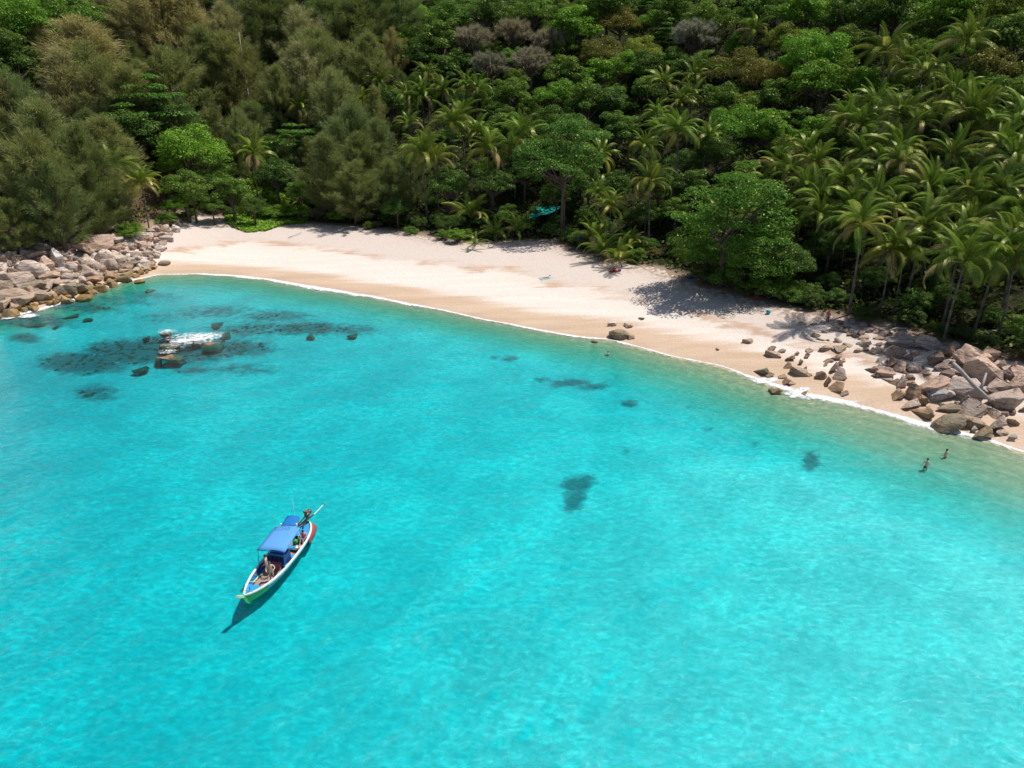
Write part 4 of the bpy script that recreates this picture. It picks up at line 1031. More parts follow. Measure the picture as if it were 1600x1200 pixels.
for r in [(217,577,30,9,'olive'),(339,508,20,6,'olive'),(487,527,18,6,'olive'),(549,526,22,8,'olive'),(354,525,20,6,'olive'),(137,500,16,5,'olive'),(85,513,14,4,'olive'),(228,530,12,4,'dark'),(232,454,20,4,'dark'),(110,493,26,5,'brown'),(60,505,30,6,'brown')]:
    o = rock(r[0], r[1], r[2], r[3], random.choice(['ang', 'slab', 'shard']), r[4], zone='under water off the heap', depth=.9, floor=-.9, sinkf=.4)
    g_ = gz(o.location.x, o.location.y); tz = -random.uniform(.30, .55); o.scale.x *= .85; o.scale.z = max(.15, (tz - g_) * .62); o.location.z = tz - o.scale.z
# smaller stones between the big ones
def fill_rocks(poly, n, lo, hi, cols, zone, zf=2.0, sep=.62):
    W = np.array([onz(p[0], p[1], p[2])[:2] for p in poly]); a0 = W.min(0); a1 = W.max(0); k = 0; tries = 0
    while k < n and tries < n * 30:
        tries += 1
        p = rng.uniform(a0, a1); ins = False; j = len(W) - 1
        for i in range(len(W)):
            a, b = W[i], W[j]
            if (a[1] > p[1]) != (b[1] > p[1]) and p[0] < (b[0] - a[0]) * (p[1] - a[1]) / (b[1] - a[1] + 1e-12) + a[0]: ins = not ins
            j = i
        if not ins: continue
        r = random.uniform(lo, hi)
        q = np.array(rpts)
        if (np.hypot(q[:, 0] - p[0], q[:, 1] - p[1]) < (q[:, 2] + r) * sep).any(): continue
        c = random.choice(cols); g = gz(*p)
        o = thing('rock' if r < .95 else 'boulder', 'x', 'rock', (p[0], p[1], g + r * .25), 0, mesh=random.choice(RK['ang'] + RK['slab'][:2]))
        o.scale = (r, r * random.uniform(.6, 1), r * random.uniform(.5, .85)); o.rotation_euler = (random.uniform(-.3, .3), random.uniform(-.3, .3), random.uniform(0, 6.3))
        cc = RC[c]; f = random.uniform(.85, 1.15); o.color = (cc[0] * f, cc[1] * f, cc[2] * f, 1)
        rpts.append((p[0], p[1], r)); ROCKS.append(dict(o=o, u=p[0] / p[1], y=p[1], size=r, col=RN[c], zone=zone, lab=None)); k += 1
fill_rocks([(-10,500,0),(60,485,0),(130,466,0),(190,444,0),(232,428,.2),(250,400,1.5),(285,352,2.8),(240,358,4.5),(200,372,5),(165,352,6),(100,368,6),(-10,388,6)], 230, .45, 1.3, ['pink','pale','lav','pale','grey','tan','lav','brown'], LZ, sep=.54)
fill_rocks([(1300,500,2.8),(1400,520,3),(1450,540,3.4),(1600,590,3.6),(1600,640,2),(1570,680,.4),(1500,670,.2),(1440,640,.2),(1400,600,1),(1350,560,1.8),(1310,540,2)], 34, .22, .6, ['tan','pink','brown','grey','orange'], RZ)
# labels for the stones that are told apart by row and order
cells = {}
for r in ROCKS:
    r['o']['group'] = {'in the boulder heap': 'boulders of the heap', 'among the striated rocks': 'rocks at the forest end of the beach', 'on the open sand': 'single rocks on the sand'}.get(r['zone'], 'rocks in the sea')
    if r['lab']: r['o']['label'] = r['lab']; continue
    P = np.array([[r['o'].location.x, r['o'].location.y]]); s = float(polydist(P, SHORE)[0])
    rn = 'in the water' if s < 0 else 'lowest row' if s < 4 else 'second row up' if s < 8 else 'third row up' if s < 12 else 'fourth row up' if s < 17 else 'top rows'
    sz = 'small' if r['size'] < .45 else 'medium' if r['size'] < .9 else 'large'
    if r['zone'].startswith('under'): rn = 'weedy'
    cells.setdefault((r['zone'], rn, sz, r['col']), []).append(r)
for (zn, rn, sz, c), L in cells.items():
    L.sort(key=lambda r: r['u'])
    for i, r in enumerate(L):
        r['o']['label'] = f"{sz} {c} rock {zn}, {rn}" + (f", {ORD[min(i, 19)]} from the left" if len(L) > 1 else ', only one so coloured')
# driftwood
DRIFT = plain('driftwood', (.42, .36, .33, 1), .85, .15, .25, 3)
def log(pts, r, label, extra=(), name='driftwood_log'):
    P = [onz(*p) for p in pts]; c = Vector(P[0]); rel = [Vector(p) - c for p in P]
    mb = MB(); m = len(rel); mb.tube(rel, [r * (1 - .35 * i / (m - 1)) * random.uniform(.9, 1.1) for i in range(m)], 9)
    o = thing(name, label, 'driftwood', c, mesh=None); mb.build('trunk', DRIFT, o, True)
    for e in extra:
        Q = [Vector(onz(*p)) - c for p in e[0]]; b = MB(); b.tube(Q, [e[1], e[1] * .8, e[1] * .5][:len(Q)], 7); b.build('branch', DRIFT, o, True)
def zp(cx, cy, z): return (1360 + cx / 5.217, 490 + cy / 5.217, z)
log([zp(668,405,5.2), zp(740,470,4.6), zp(820,560,3.9), zp(900,640,3.2), zp(985,712,2.5)], .27, 'thick bleached driftwood log lying across the striated slabs', [([zp(900,610,3.4), zp(925,545,4.0), zp(945,485,4.6)], .18), ([zp(965,690,2.7), zp(1005,705,2.6), zp(1015,715,2.4)], .12)])
log([zp(150,140,4.6), zp(210,118,4.9), zp(305,122,4.9)], .12, 'thin bleached branch lying on the smooth grey boulder', (), 'driftwood_branch')
log([(96,397,5.4),(112,401,4.9),(130,405,4.4)], .13, 'thin pale driftwood pole beside the upright whitish block', (), 'driftwood_branch')
log([(451,371,1.9),(462,367,2.0),(471,363,2.05)], .08, 'thin stick lying on the dry sand below the creeper patch', (), 'driftwood_branch')
log([(1290,505,3.0),(1300,512,2.9),(1309,508,3.1)], .07, 'dark fallen branch behind the standing person', (), 'driftwood_branch')

# ------------------------------------------------------------------ people
SKIN = plain('skin', (.66, .42, .31, 1), .6, .3, .05); SKIN2 = plain('tanned_skin', (.42, .23, .14, 1), .6, .3, .05)
def skinned(name, nodes, edges, mat, parent, root=0, sub=1):
    """one continuous surface grown around a stick figure"""
    me = bpy.data.meshes.new(name); me.from_pydata([n[:3] for n in nodes], edges, []); me.update()
    o = bpy.data.objects.new(name, me); COL.objects.link(o)
    m = o.modifiers.new('s', 'SKIN'); sv = me.skin_vertices[0].data if me.skin_vertices else None
    if sv is None:
        bm = bmesh.new(); bm.from_mesh(me); bm.verts.layers.skin.verify(); bm.to_mesh(me); bm.free(); sv = me.skin_vertices[0].data
    for i, n in enumerate(nodes):
        r = n[3]; sv[i].radius = r if hasattr(r, '__len__') else (r, r); sv[i].use_root = (i == root)
    s = o.modifiers.new('d', 'SUBSURF'); s.levels = s.render_levels = sub
    dg = bpy.context.evaluated_depsgraph_get()
    em = bpy.data.meshes.new_from_object(o.evaluated_get(dg))
    bpy.data.objects.remove(o, do_unlink=True); bpy.data.meshes.remove(me)
    em.materials.clear(); em.materials.append(mat); em.polygons.foreach_set('use_smooth', [True] * len(em.polygons))
    return link(name, em, parent)
def person(label, loc, rz, pose, skin=SKIN, hair=(.02, .013, .01, 1), long_hair=False, wear=(), k=1.0, female=False):
    """x to the person's right, y forward, z up; wear: ('shorts'|'top'|'bottom'|'shirt'|'trousers', colour)"""
    if pose in ('stand', 'wade', 'armsup'):
        pel = (0, 0, .93); ch = (0, .01, 1.30); nk = (0, .01, 1.47); hd = (0, .03, 1.60)
        hips = [(.09, 0, .88), (-.09, 0, .88)]; kn = [(.10, .04, .48), (-.11, .02, .48)]; an = [(.11, -.01, .08), (-.12, 0, .08)]; toe = [(.13, .14, .03), (-.14, .15, .03)]
        sh = [(.19, 0, 1.41), (-.19, 0, 1.41)]
        el = [(.27, .02, 1.14), (-.27, .03, 1.14)]; wr = [(.26, .18, .95), (-.24, .20, .98)]
        if pose == 'armsup': el = [(.33, .10, 1.20), (-.33, .10, 1.22)]; wr = [(.30, .32, 1.22), (-.26, .34, 1.24)]
    elif pose == 'sit':
        pel = (0, 0, .12); ch = (0, .02, .48); nk = (0, .06, .66); hd = (0, .10, .79)
        hips = [(.09, .04, .10), (-.09, .04, .10)]; kn = [(.14, .42, .34), (-.14, .44, .34)]; an = [(.12, .72, .09), (-.12, .74, .09)]; toe = [(.13, .88, .08), (-.13, .90, .08)]
        sh = [(.19, .02, .60), (-.19, .02, .60)]; el = [(.26, .14, .36), (-.26, .14, .36)]; wr = [(.20, .36, .36), (-.18, .38, .37)]
    elif pose == 'lie':
        pel = (0, 0, .12); ch = (0, -.38, .16); nk = (0, -.54, .22); hd = (0, -.66, .30)
        hips = [(.09, .05, .11), (-.09, .05, .11)]; kn = [(.11, .44, .16), (-.11, .44, .12)]; an = [(.10, .84, .08), (-.12, .86, .07)]; toe = [(.12, .90, .18), (-.15, .91, .17)]
        sh = [(.19, -.46, .16), (-.19, -.46, .16)]; el = [(.30, -.56, .08), (-.30, -.40, .08)]; wr = [(.22, -.34, .08), (-.30, -.16, .07)]
    o = thing('person', label, 'person', loc, rz); o.scale = (k, k, k)
    w = .9 if female else 1.0
    N = [pel + ((.155 if female else .14, .105),), ch + ((.165 * w, .11),), nk + (.058,), hd + ((.078, .092),)]
    E = [(0, 1), (1, 2), (2, 3)]
    top = (hd[0], hd[1] + .005, hd[2] + .10); N.append(top + ((.06, .07),)); E.append((3, 4))
    nose = (hd[0], hd[1] + .105, hd[2] - .005); N.append(nose + (.018,)); E.append((3, 5))
    for s in (0, 1):
        b = len(N)
        N += [hips[s] + (.095,), kn[s] + (.060,), an[s] + (.040,), toe[s] + (.032,)]; E += [(0, b), (b, b + 1), (b + 1, b + 2), (b + 2, b + 3)]
        b = len(N)
        N += [sh[s] + (.062 * w,), el[s] + (.044,), wr[s] + (.030,)]; E += [(1, b), (b, b + 1), (b + 1, b + 2)]
        f = Vector(wr[s]) - Vector(el[s]); f.normalize(); sd = Vector((1 if s == 0 else -1, 0, 0)); sd = (sd - f * sd.dot(f)).normalized()
        pm = Vector(wr[s]) + f * .075; N.append(tuple(pm) + ((.036, .020),)); E.append((b + 2, b + 3))
        for q, L in ((-1.5, .065), (-.5, .08), (.5, .085), (1.5, .075)):
            c = len(N); p1 = pm + f * .035 + sd * q * .020; p2 = p1 + f * L * .6 + Vector((0, 0, -.018)); N += [tuple(p1) + (.0095,), tuple(p2) + (.008,)]; E += [(b + 3, c), (c, c + 1)]
        c = len(N); p1 = Vector(wr[s]) + f * .04 - sd * .04; N += [tuple(p1) + (.011,), tuple(p1 + f * .04 - sd * .012) + (.009,)]; E += [(b + 2, c), (c, c + 1)]
    skinned('body', N, E, skin, o)
    hm = plain('hair_%d' % int(hair[0] * 1000), hair, .6, .3, .1)
    h = MB(); h.ball((hd[0], hd[1] - .018, hd[2] + .055), (.100, .112, .105), 12, 8); hm_o = h
    if long_hair:
        h.tube([(hd[0], hd[1] - .07, hd[2] + .06), (hd[0], hd[1] - .13, hd[2] - .08), (hd[0], hd[1] - .13, hd[2] - .26)], [.08, .085, .035], 8)
    h.build('hair', hm, o, True)
    for sx in (-1, 1):
        MB().ball((hd[0] + sx * .034, hd[1] + .083, hd[2] + .02), .012, 6, 4).build('eye', plain('eye_dark', (.02, .02, .02, 1), .3), o)
    MB().box((hd[0], hd[1] + .088, hd[2] - .045), (.045, .012, .010)).build('mouth', plain('lips', (.40, .14, .12, 1)), o)
    for kind, col in wear:
        m = plain('cloth_%s' % '_'.join('%d' % int(c * 100) for c in col[:3]), col, .85, .1, .1)
        P0 = Vector(pel); C0 = Vector(ch)
        if kind == 'bottom' or kind == 'shorts' or kind == 'trousers':
            f = .30 if kind == 'bottom' else .62 if kind == 'shorts' else 1.75
            nn = [tuple(P0.lerp(C0, .22)) + ((.15, .115),), pel + ((.175, .125),)]; ee = [(0, 1)]
            for s in (0, 1):
                b = len(nn); H_, K_, A_ = Vector(hips[s]), Vector(kn[s]), Vector(an[s])
                nn.append(tuple(H_) + (.112,)); ee.append((1, b))
                nn.append(tuple(H_.lerp(K_, min(f, 1))) + (.108 - .03 * min(f, 1),)); ee.append((b, b + 1))
                if f > 1: nn.append(tuple(K_.lerp(A_, f - 1 + .1)) + (.062,)); ee.append((b + 1, b + 2))
            skinned({'bottom': 'swim_bottom', 'shorts': 'shorts', 'trousers': 'trousers'}[kind], nn, ee, m, o, 1)
        if kind == 'top':
            skinned('swim_top', [tuple(P0.lerp(C0, .86)) + ((.170, .118),), tuple(P0.lerp(C0, 1.05)) + ((.172, .122),)], [(0, 1)], m, o)
        if kind == 'shirt':
            nn = [tuple(P0.lerp(C0, .1)) + ((.165, .125),), tuple(C0) + ((.182, .128),), tuple(C0.lerp(Vector(nk), .75)) + (.085,)]; ee = [(0, 1), (1, 2)]
            for s in (0, 1):
                b = len(nn); nn += [sh[s] + (.078,), tuple(Vector(sh[s]).lerp(Vector(el[s]), .75)) + (.064,)]; ee += [(1, b), (b, b + 1)]
            skinned('shirt', nn, ee, m, o, 1)
    return o
# ------------------------------------------------------------------ the longtail boat
def ZB(a, b, z): return Vector(onz(340 + a / 5.455, 760 + b / 5.455, z))
BOW = ZB(232, 935, .85); STN = ZB(772, 300, .75)
axis = BOW - STN; axis.z = 0; BL = axis.length; yaw = math.atan2(axis.y, axis.x)
BC = (BOW + STN) / 2; BC.z = 0
boat = thing('longtail_boat', 'white and blue wooden longtail boat with blue awnings, green bow and red stern', 'boat', BC, yaw)
def B2L(v):  # world -> boat frame
    q = Vector(v) - BC; q.rotate(Euler((0, 0, -yaw))); return q
HL = BL / 2; HB = 1.12
WHITE = plain('boat_white', (.78, .78, .76, 1), .45, .4, .06); BLUE = plain('boat_blue', (.035, .20, .50, 1), .5, .4, .12, 3); LBLUE = plain('awning_light_blue', (.11, .32, .68, 1), .75, .15, .06, 2)
DBLUE = plain('boat_dark_blue', (.02, .07, .24, 1), .5, .3, .15, 3); DECKB = plain('deck_blue', (.03, .32, .62, 1), .5, .4, .12, 3); AWN2 = plain('awning_blue', (.02, .17, .50, 1), .7, .15, .12, 3)
GREEN = plain('boat_green', (.05, .42, .12, 1), .45, .4, .12, 4); RED = plain('boat_red', (.62, .06, .05, 1), .5, .4, .15, 4); PGREEN = plain('pale_green_paint', (.50, .68, .42, 1), .6, .3, .2, 5)
WOOD = plain('worn_pink_wood', (.40, .28, .25, 1), .85, .15, .3, 4); STEEL = plain('engine_steel', (.14, .11, .10, 1), .45, .5, .3, 12, .6); RUST = plain('engine_rust', (.24, .10, .07, 1), .7, .3, .3, 14); CHROME = plain('pale_pole', (.72, .74, .74, 1), .4, .5, .05)
def hb(u): return HB * max(0.0, (1 - abs(u) ** (2.3 if u > 0 else 3.4))) ** (.80 if u > 0 else .62)
def gw(u): return .62 + .30 * max(u, 0) ** 3 + .20 * max(-u, 0) ** 3
def kl(u): return -.34 + .50 * max(u, 0) ** 5 + .34 * max(-u, 0) ** 5
US = [-1, -.97, -.92, -.85, -.75, -.62, -.48, -.32, -.16, 0, .16, .32, .48, .62, .74, .84, .91, .96, 1]
def section(u, off=0.0):
    b, g, k = max(hb(u) - off, .012), gw(u), kl(u) + off
    return [(HL * u * (1 - .02 * (1 - j / 6)), b * math.sin(j / 6 * PI / 2) ** .62, k + (g - k) * (j / 6) ** 1.35) for j in range(7)]
def shell(lo, hi, j0, j1, name, mat, off=0, inner=False):
    for_side = []
    mb = MB(); us = [u for u in US if lo <= u <= hi]
    for sd in (1, -1):
        V = []; 
        for u in us:
            S = section(u, off)[j0:j1 + 1]; V += [(p[0], p[1] * sd, p[2]) for p in S]
        w = j1 - j0 + 1
        F = [(i * w + j, (i + 1) * w + j, (i + 1) * w + j + 1, i * w + j + 1) for i in range(len(us) - 1) for j in range(w - 1)]
        mb.add(V, F)
    return mb.build(name, mat, boat, True)
hull = shell(-1, 1, 0, 6, 'hull', WHITE)
hull.data.materials.append(GREEN); hull.data.materials.append(RED); hull.data.materials.append(plain('hull_teal', (.04, .30, .30, 1), .45, .4, .12, 4))
for p in hull.data.polygons:
    c = sum((hull.data.vertices[v].co for v in p.vertices), Vector()) / len(p.vertices)
    u = c.x / HL; top = (c.z - kl(u)) / (gw(u) - kl(u))
    if u > .55: p.material_index = 1
    elif u < -.60: p.material_index = 2
    elif top < .72: p.material_index = 3
shell(-.97, .97, 2, 6, 'inner_planking', BLUE, .05)
for sd, nm in ((1, 'port'), (-1, 'starboard')):
    V = []; F = []
    for u in US:
        x, b, g = HL * u, hb(u), gw(u)
        V += [(x, sd * (b + .05), g - .05), (x, sd * (b + .05), g + .05), (x, sd * max(b - .09, .0), g + .05), (x, sd * max(b - .09, .0), g - .05)]
    for i in range(len(US) - 1):
        a = i * 4; b = a + 4
        F += [(a + j, b + j, b + (j + 1) % 4, a + (j + 1) % 4) for j in range(4)]
    F += [(0, 1, 2, 3), tuple(len(V) - 4 + j for j in (3, 2, 1, 0))]
    MB().add(V, F).build('gunwale_rail', WHITE, boat)
# stem post: rises forward past the rail, pale green above, green at the foot
sb = MB()
ang0 = B2L(ZB(160, 885, 1.55))
sp_pts = [(HL * .90, 0, -.1), (HL * .985, 0, .3), (HL * 1.02, 0, .75), (HL * 1.05, 0, 1.05)]
for i in range(len(sp_pts) - 1):
    p, q = Vector(sp_pts[i]), Vector(sp_pts[i + 1]); c = (p + q) / 2; d = q - p
    sb.box(c, (.16, .20, d.length + .06), d.to_track_quat('Z', 'Y').to_matrix())
sb.build('stem_post', GREEN, boat)
tip = MB(); p = Vector((HL * 1.045, 0, 1.0)); q = Vector((HL * 1.16, 0, 1.42)); d = q - p; tip.box((p + q) / 2, (.24, .17, d.length), d.to_track_quat('Z', 'Y').to_matrix(), (1.25, .8)); tip.build('stem_head', PGREEN, boat)
def deck(lo, hi, z, name, mat, inset=.05):
    us = [lo + (hi - lo) * i / 8 for i in range(9)]; V = []
    for u in us:
        b = max(hb(u) - inset, .01); zz = gw(u) + z if z <= 0 else z
        V += [(HL * u, b, zz), (HL * u, -b, zz), (HL * u, b, zz - .04), (HL * u, -b, zz - .04)]
    F = []
    for i in range(8):
        a = i * 4; b = a + 4; F += [(a, a + 1, b + 1, b), (a + 2, b + 2, b + 3, a + 3), (a, b, b + 2, a + 2), (a + 1, a + 3, b + 3, b + 1)]
    F += [(0, 2, 3, 1), (32, 33, 35, 34)]
    return MB().add(V, F).build(name, mat, boat)
deck(.70, .97, -.06, 'bow_deck', DECKB); deck(-.97, -.62, -.06, 'stern_deck', DECKB)
k = 0
for i in range(11):   # floor boards
    y = -.75 + i * .15
    lim = .98
    xs = [u for u in np.linspace(-.62, .72, 60) if hb(u) - .22 > abs(y)]
    if not xs: continue
    a, b = HL * min(xs), HL * max(xs)
    MB().box(((a + b) / 2, y, .16 + .004 * (i % 2)), (b - a, .138, .03)).build('floor_plank', WOOD, boat)
def bench(u, w, z, mat=DECKB, name='bench'):
    b = hb(u) - .10; MB().box((HL * u, 0, z), (w, b * 2, .05)).build(name, mat, boat)
for u in (.10, -.12, -.34): bench(u, .34, .47)
for u in (.55, .30): MB().box((HL * u, (hb(u) - .20), .40), (.9, .28, .05)).build('side_seat', BLUE, boat)
for u in (.62, .40, .22, 0, -.22, -.45):
    for sd in (1, -1):
        MB().tube([(HL * u, sd * (hb(u) - .10), .2), (HL * u, sd * (hb(u) - .035), gw(u) - .04)], .028, 5).build('rib', DBLUE, boat)
# awnings
def awning(cs, z, name, mat, sag=.05, thick=.03):
    C = [B2L(c) for c in cs]; n = 6; V = []; F = []
    for i in range(n + 1):
        for j in range(n + 1):
            a, b = i / n, j / n
            p = C[0].lerp(C[1], a).lerp(C[3].lerp(C[2], a), b); p.z += sag * math.sin(a * PI) + random.uniform(-.006, .006); V.append(p)
    m = len(V); V += [v - Vector((0, 0, thick)) for v in V]; w = n + 1
    for i in range(n):
        for j in range(n):
            a = i * w + j; F += [(a, a + w, a + w + 1, a + 1), (m + a, m + a + 1, m + a + w + 1, m + a + w)]
    ring = [i * w for i in range(w)] + [n * w + j for j in range(1, w)] + [i * w + n for i in range(n - 1, -1, -1)] + [j for j in range(n - 1, 0, -1)]
    F += [(ring[q], ring[(q + 1) % len(ring)], m + ring[(q + 1) % len(ring)], m + ring[q]) for q in range(len(ring))]
    return MB().add(V, F).build(name, mat, boat, True), C
aw, AC = awning([ZB(335, 538, 2.15), ZB(572, 556, 2.15), ZB(703, 352, 2.2), ZB(492, 340, 2.2)], 2.15, 'awning', LBLUE, .10)
aw2, AC2 = awning([ZB(540, 338, 2.0), ZB(662, 340, 2.0), ZB(702, 258, 1.95), ZB(592, 252, 1.95)], 2.0, 'stern_awning', AWN2, .08)
for C, zz in ((AC, 2.1), (AC2, 1.95)):
    for c in C:
        u = max(-.93, min(.9, c.x / HL)); sd = 1 if c.y > 0 else -1
        MB().tube([(HL * u, sd * max(hb(u) - .10, .2), .3), (c.x, c.y * .94, c.z - .03)], .026, 6).build('awning_post', CHROME if C is AC2 else BLUE, boat)
for C in (AC,):
    for a, b in ((0, 1), (1, 2), (2, 3), (3, 0)):
        MB().tube([C[a] + Vector((0, 0, -.05)), C[b] + Vector((0, 0, -.05))], .03, 6).build('awning_rail', BLUE, boat)
# faded print on the rear of the awning: an oval frame with strokes, as far as it can be read
pm = plain('awning_print', (.03, .14, .30, 1), .8, .1)
pr = MB()
def onaw(a, b): 
    p = AC[0].lerp(AC[1], a).lerp(AC[3].lerp(AC[2], a), b); p.z += .10 * math.sin(a * PI) + .004; return p
for i in range(24):
    w0, w1 = 2 * PI * i / 24, 2 * PI * (i + 1) / 24
    f = lambda w, r: onaw(.36 + .30 * r * math.copysign(abs(math.cos(w)) ** .5, math.cos(w)), .885 + .085 * r * math.copysign(abs(math.sin(w)) ** .5, math.sin(w)))
    pr.add([f(w0, 1), f(w1, 1), f(w1, .90), f(w0, .90)], [(0, 1, 2, 3)])
for a0, a1, b0, b1 in [(.13,.15,.83,.94),(.19,.21,.83,.94),(.25,.27,.83,.94),(.25,.31,.93,.94),(.34,.36,.83,.93),(.34,.40,.84,.855),(.39,.41,.84,.93),(.45,.53,.87,.885),(.45,.47,.83,.94),(.51,.53,.84,.93),(.57,.59,.84,.93)]:
    pr.add([onaw(a0, b0), onaw(a1, b0), onaw(a1, b1), onaw(a0, b1)], [(0, 1, 2, 3)])
pr.build('printed_lettering', pm, boat, kind='stuff')
# wheelhouse under the awning
cab = MB().box((HL * .02, .15, .80), (.9, 1.25, 1.0)).build('cabin', DBLUE, boat)
for yy in (-.2, .15, .5): MB().box((HL * .02 + .455, yy, .98), (.02, .26, .40)).build('cabin_window', plain('dark_glass', (.02, .03, .05, 1), .15, .6), cab)
MB().box((HL * .02 + .44, .15, 1.33), (.10, 1.35, .06)).build('cabin_roof_edge', DECKB, cab)
# engine on its pivot at the stern
E0 = B2L(ZB(765, 235, 1.45)); E1 = B2L(ZB(690, 335, .95)); E2 = B2L(ZB(820, 240, 1.30)); E3 = B2L(ZB(903, 155, 1.55))
eng = MB(); eng.box(E0, (.50, .36, .34), Euler((0, .3, 0)).to_matrix(), (.8, .9)).box(E0 + Vector((.05, 0, .24)), (.30, .30, .16)); 
eo = eng.build('engine_block', RUST, boat)
MB().ball(E0 + Vector((-.28, .02, .06)), (.20, .22, .20), 10, 7).build('flywheel_cover', STEEL, eo, True)
MB().tube([E0 + Vector((.1, .2, .1)), E0 + Vector((.25, .22, .25)), E0 + Vector((.4, .2, .22))], .05, 7).build('exhaust_pipe', STEEL, eo)
MB().ball(E0 + Vector((.12, -.2, .25)), (.10, .09, .10), 8, 6).build('air_filter', STEEL, eo, True)
fr = MB(); fr.tube([E0 + Vector((0, .12, -.15)), E1 + Vector((0, .12, 0))], .05, 6).tube([E0 + Vector((0, -.12, -.15)), E1 + Vector((0, -.12, 0))], .05, 6); fr.build('engine_frame', STEEL, boat, kind='stuff')
MB().tube([(E1.x, 0, .45), (E1.x - .1, 0, .8), E0 + Vector((0, 0, -.2))], .06, 7).build('engine_pivot', STEEL, boat)
MB().tube([E1, E1.lerp(E2, .5), E2], [.07, .08, .05], 8).build('engine_arm', plain('black_metal', (.025, .025, .03, 1), .5, .4), boat)
MB().tube([E2, E3], [.045, .03], 8).build('propeller_shaft', CHROME, boat)
pp = MB()
for a in range(3):
    pp.box(E3 + Vector((0, math.cos(a * 2.09) * .07, math.sin(a * 2.09) * .07)), (.02, .05, .12), Euler((-a * 2.09 + 1.57, 0, .3)).to_matrix())
pp.build('propeller', STEEL, boat, kind='stuff')
F0 = B2L(ZB(655, 246, 2.0)); F1 = B2L(ZB(630, 92, 3.6)); F1 = Vector((F0.x - .05, F0.y + .03, 3.55))
MB().tube([Vector((F0.x, F0.y, .7)), F0, F1], [.03, .025, .018], 6).build('flag_pole', CHROME, boat)
for q in (ZB(538, 322, 2.1), ZB(672, 322, 2.1)):
    c = B2L(q); MB().ball(c, .085, 8, 6).build('deck_lamp', WHITE, boat, True)
MB().tube([(HL * .86, .0, gw(.86)), (HL * .86, 0, gw(.86) + .30)], .025, 6).build('mooring_post', STEEL, boat)
MB().tube([(HL * .90, hb(.9) + .03, gw(.9) + .06), (HL * .885, 0, gw(.89) + .09), (HL * .90, -hb(.9) - .03, gw(.9) + .06)], .018, 5).build('bow_rope', DRIFT, boat)
sk = MB()
for sd in (1, -1):
    V = []; us = [-.60, -.67, -.74, -.81, -.87, -.92, -.96, -1.0]
    for u in us:
        w = (-.60 - u) / .40; w = w ** 1.2
        V += [(HL * u, sd * (hb(u) + .02), gw(u) - .06), (HL * (u - .17 * w), sd * (hb(u) + .02 + .10 * w), -.05), (HL * (u - .12 * w), sd * (hb(u) * .6), -.30)]
    sk.add(V, [(i * 3 + j, i * 3 + 3 + j, i * 3 + 4 + j, i * 3 + 1 + j) for i in range(len(us) - 1) for j in (0, 1)])
sk.build('stern_planking', RED, boat, True)
# things carried in the boat
def inboat(a, b, z): return ZB(a, b, z)
bench_z = .19
p = inboat(512, 690, bench_z)
ch = thing('storage_box', 'red and white patterned box standing in front of the boat cabin', 'box', p, yaw)
MB().box((0, 0, .25), (.55, .75, .5)).build('box', plain('pink_cloth', (.66, .30, .32, 1), .85, .1, .4, 9), ch)
stp = plain('red_print', (.60, .05, .07, 1), .85, .1)
for i in range(4): MB().box((0, -.28 + i * .19, .503), (.5, .05, .012)).build('stripe', stp, ch)
for i in range(3): MB().box((.277, -.22 + i * .22, .25), (.012, .08, .34)).build('stripe', stp, ch)
p = inboat(335, 800, bench_z + .02)
an = thing('anchor', 'pale green painted wooden anchor lying on the floor of the boat', 'anchor', p, yaw + .25)
MB().tube([(-.35, 0, .08), (.0, 0, .14), (.75, 0, .42)][::1], .055, 7).build('shank', PGREEN, an)
MB().tube([(-.42, -.32, .22), (-.36, 0, .06), (-.42, .32, .22)], .05, 7).build('fluke', PGREEN, an)
MB().tube([(.62, -.28, .38), (.64, .28, .38)], .035, 6).build('stock', PGREEN, an)
rp = MB(); 
for kk in range(3):
    rp.tube([(math.cos(a) * (.22 + .05 * kk), math.sin(a) * (.17 + .04 * kk), .04 + .05 * kk) for a in np.linspace(0, 6.0, 18)], .022, 5)
o = thing('rope_coil', 'dark coil of rope on the boat floor beside the pale green anchor', 'rope', inboat(410, 770, bench_z), yaw, mesh=rp.mesh('rope_coil', DRIFT, True))
bg_ = thing('cloth_bag', 'bright green cloth bag beside the seated boatman', 'bag', inboat(668, 500, .22), yaw)
MB().ball((0, 0, .26), (.26, .22, .28), 10, 7).build('bag', plain('bag_green', (.05, .38, .10, 1), .8, .1, .2), bg_, True); MB().tube([(-.1, 0, .5), (0, 0, .64), (.1, 0, .5)], .02, 5).build('handle', DRIFT, bg_)
bg2 = thing('cloth_bag', 'pale mint coloured sack leaning against the boat rail', 'bag', inboat(712, 470, .22), yaw)
MB().ball((0, 0, .30), (.30, .24, .33), 10, 7).build('bag', plain('bag_mint', (.50, .66, .48, 1), .85, .1, .2), bg2, True); MB().tube([(-.08, 0, .58), (0, 0, .70), (.08, 0, .58)], .02, 5).build('handle', DRIFT, bg2)
lj = thing('life_jacket', 'folded pink and white life jacket on the rear bench of the boat', 'life jacket', inboat(690, 520, .50), yaw + .4)
MB().box((0, .14, .05), (.42, .22, .10), None, (.9, .9)).build('panel', plain('jacket_pink', (.72, .35, .36, 1), .8), lj); MB().box((0, -.12, .05), (.40, .20, .10), None, (.9, .9)).build('panel', plain('jacket_white', (.75, .73, .70, 1), .8), lj)
person('shirtless man standing in the boat under the front edge of the awning', inboat(432, 745, .19), yaw - 1.1 - PI / 2, 'stand', SKIN, (.05, .03, .02, 1), wear=(('shorts', (.62, .42, .44, 1)),), k=1.02)
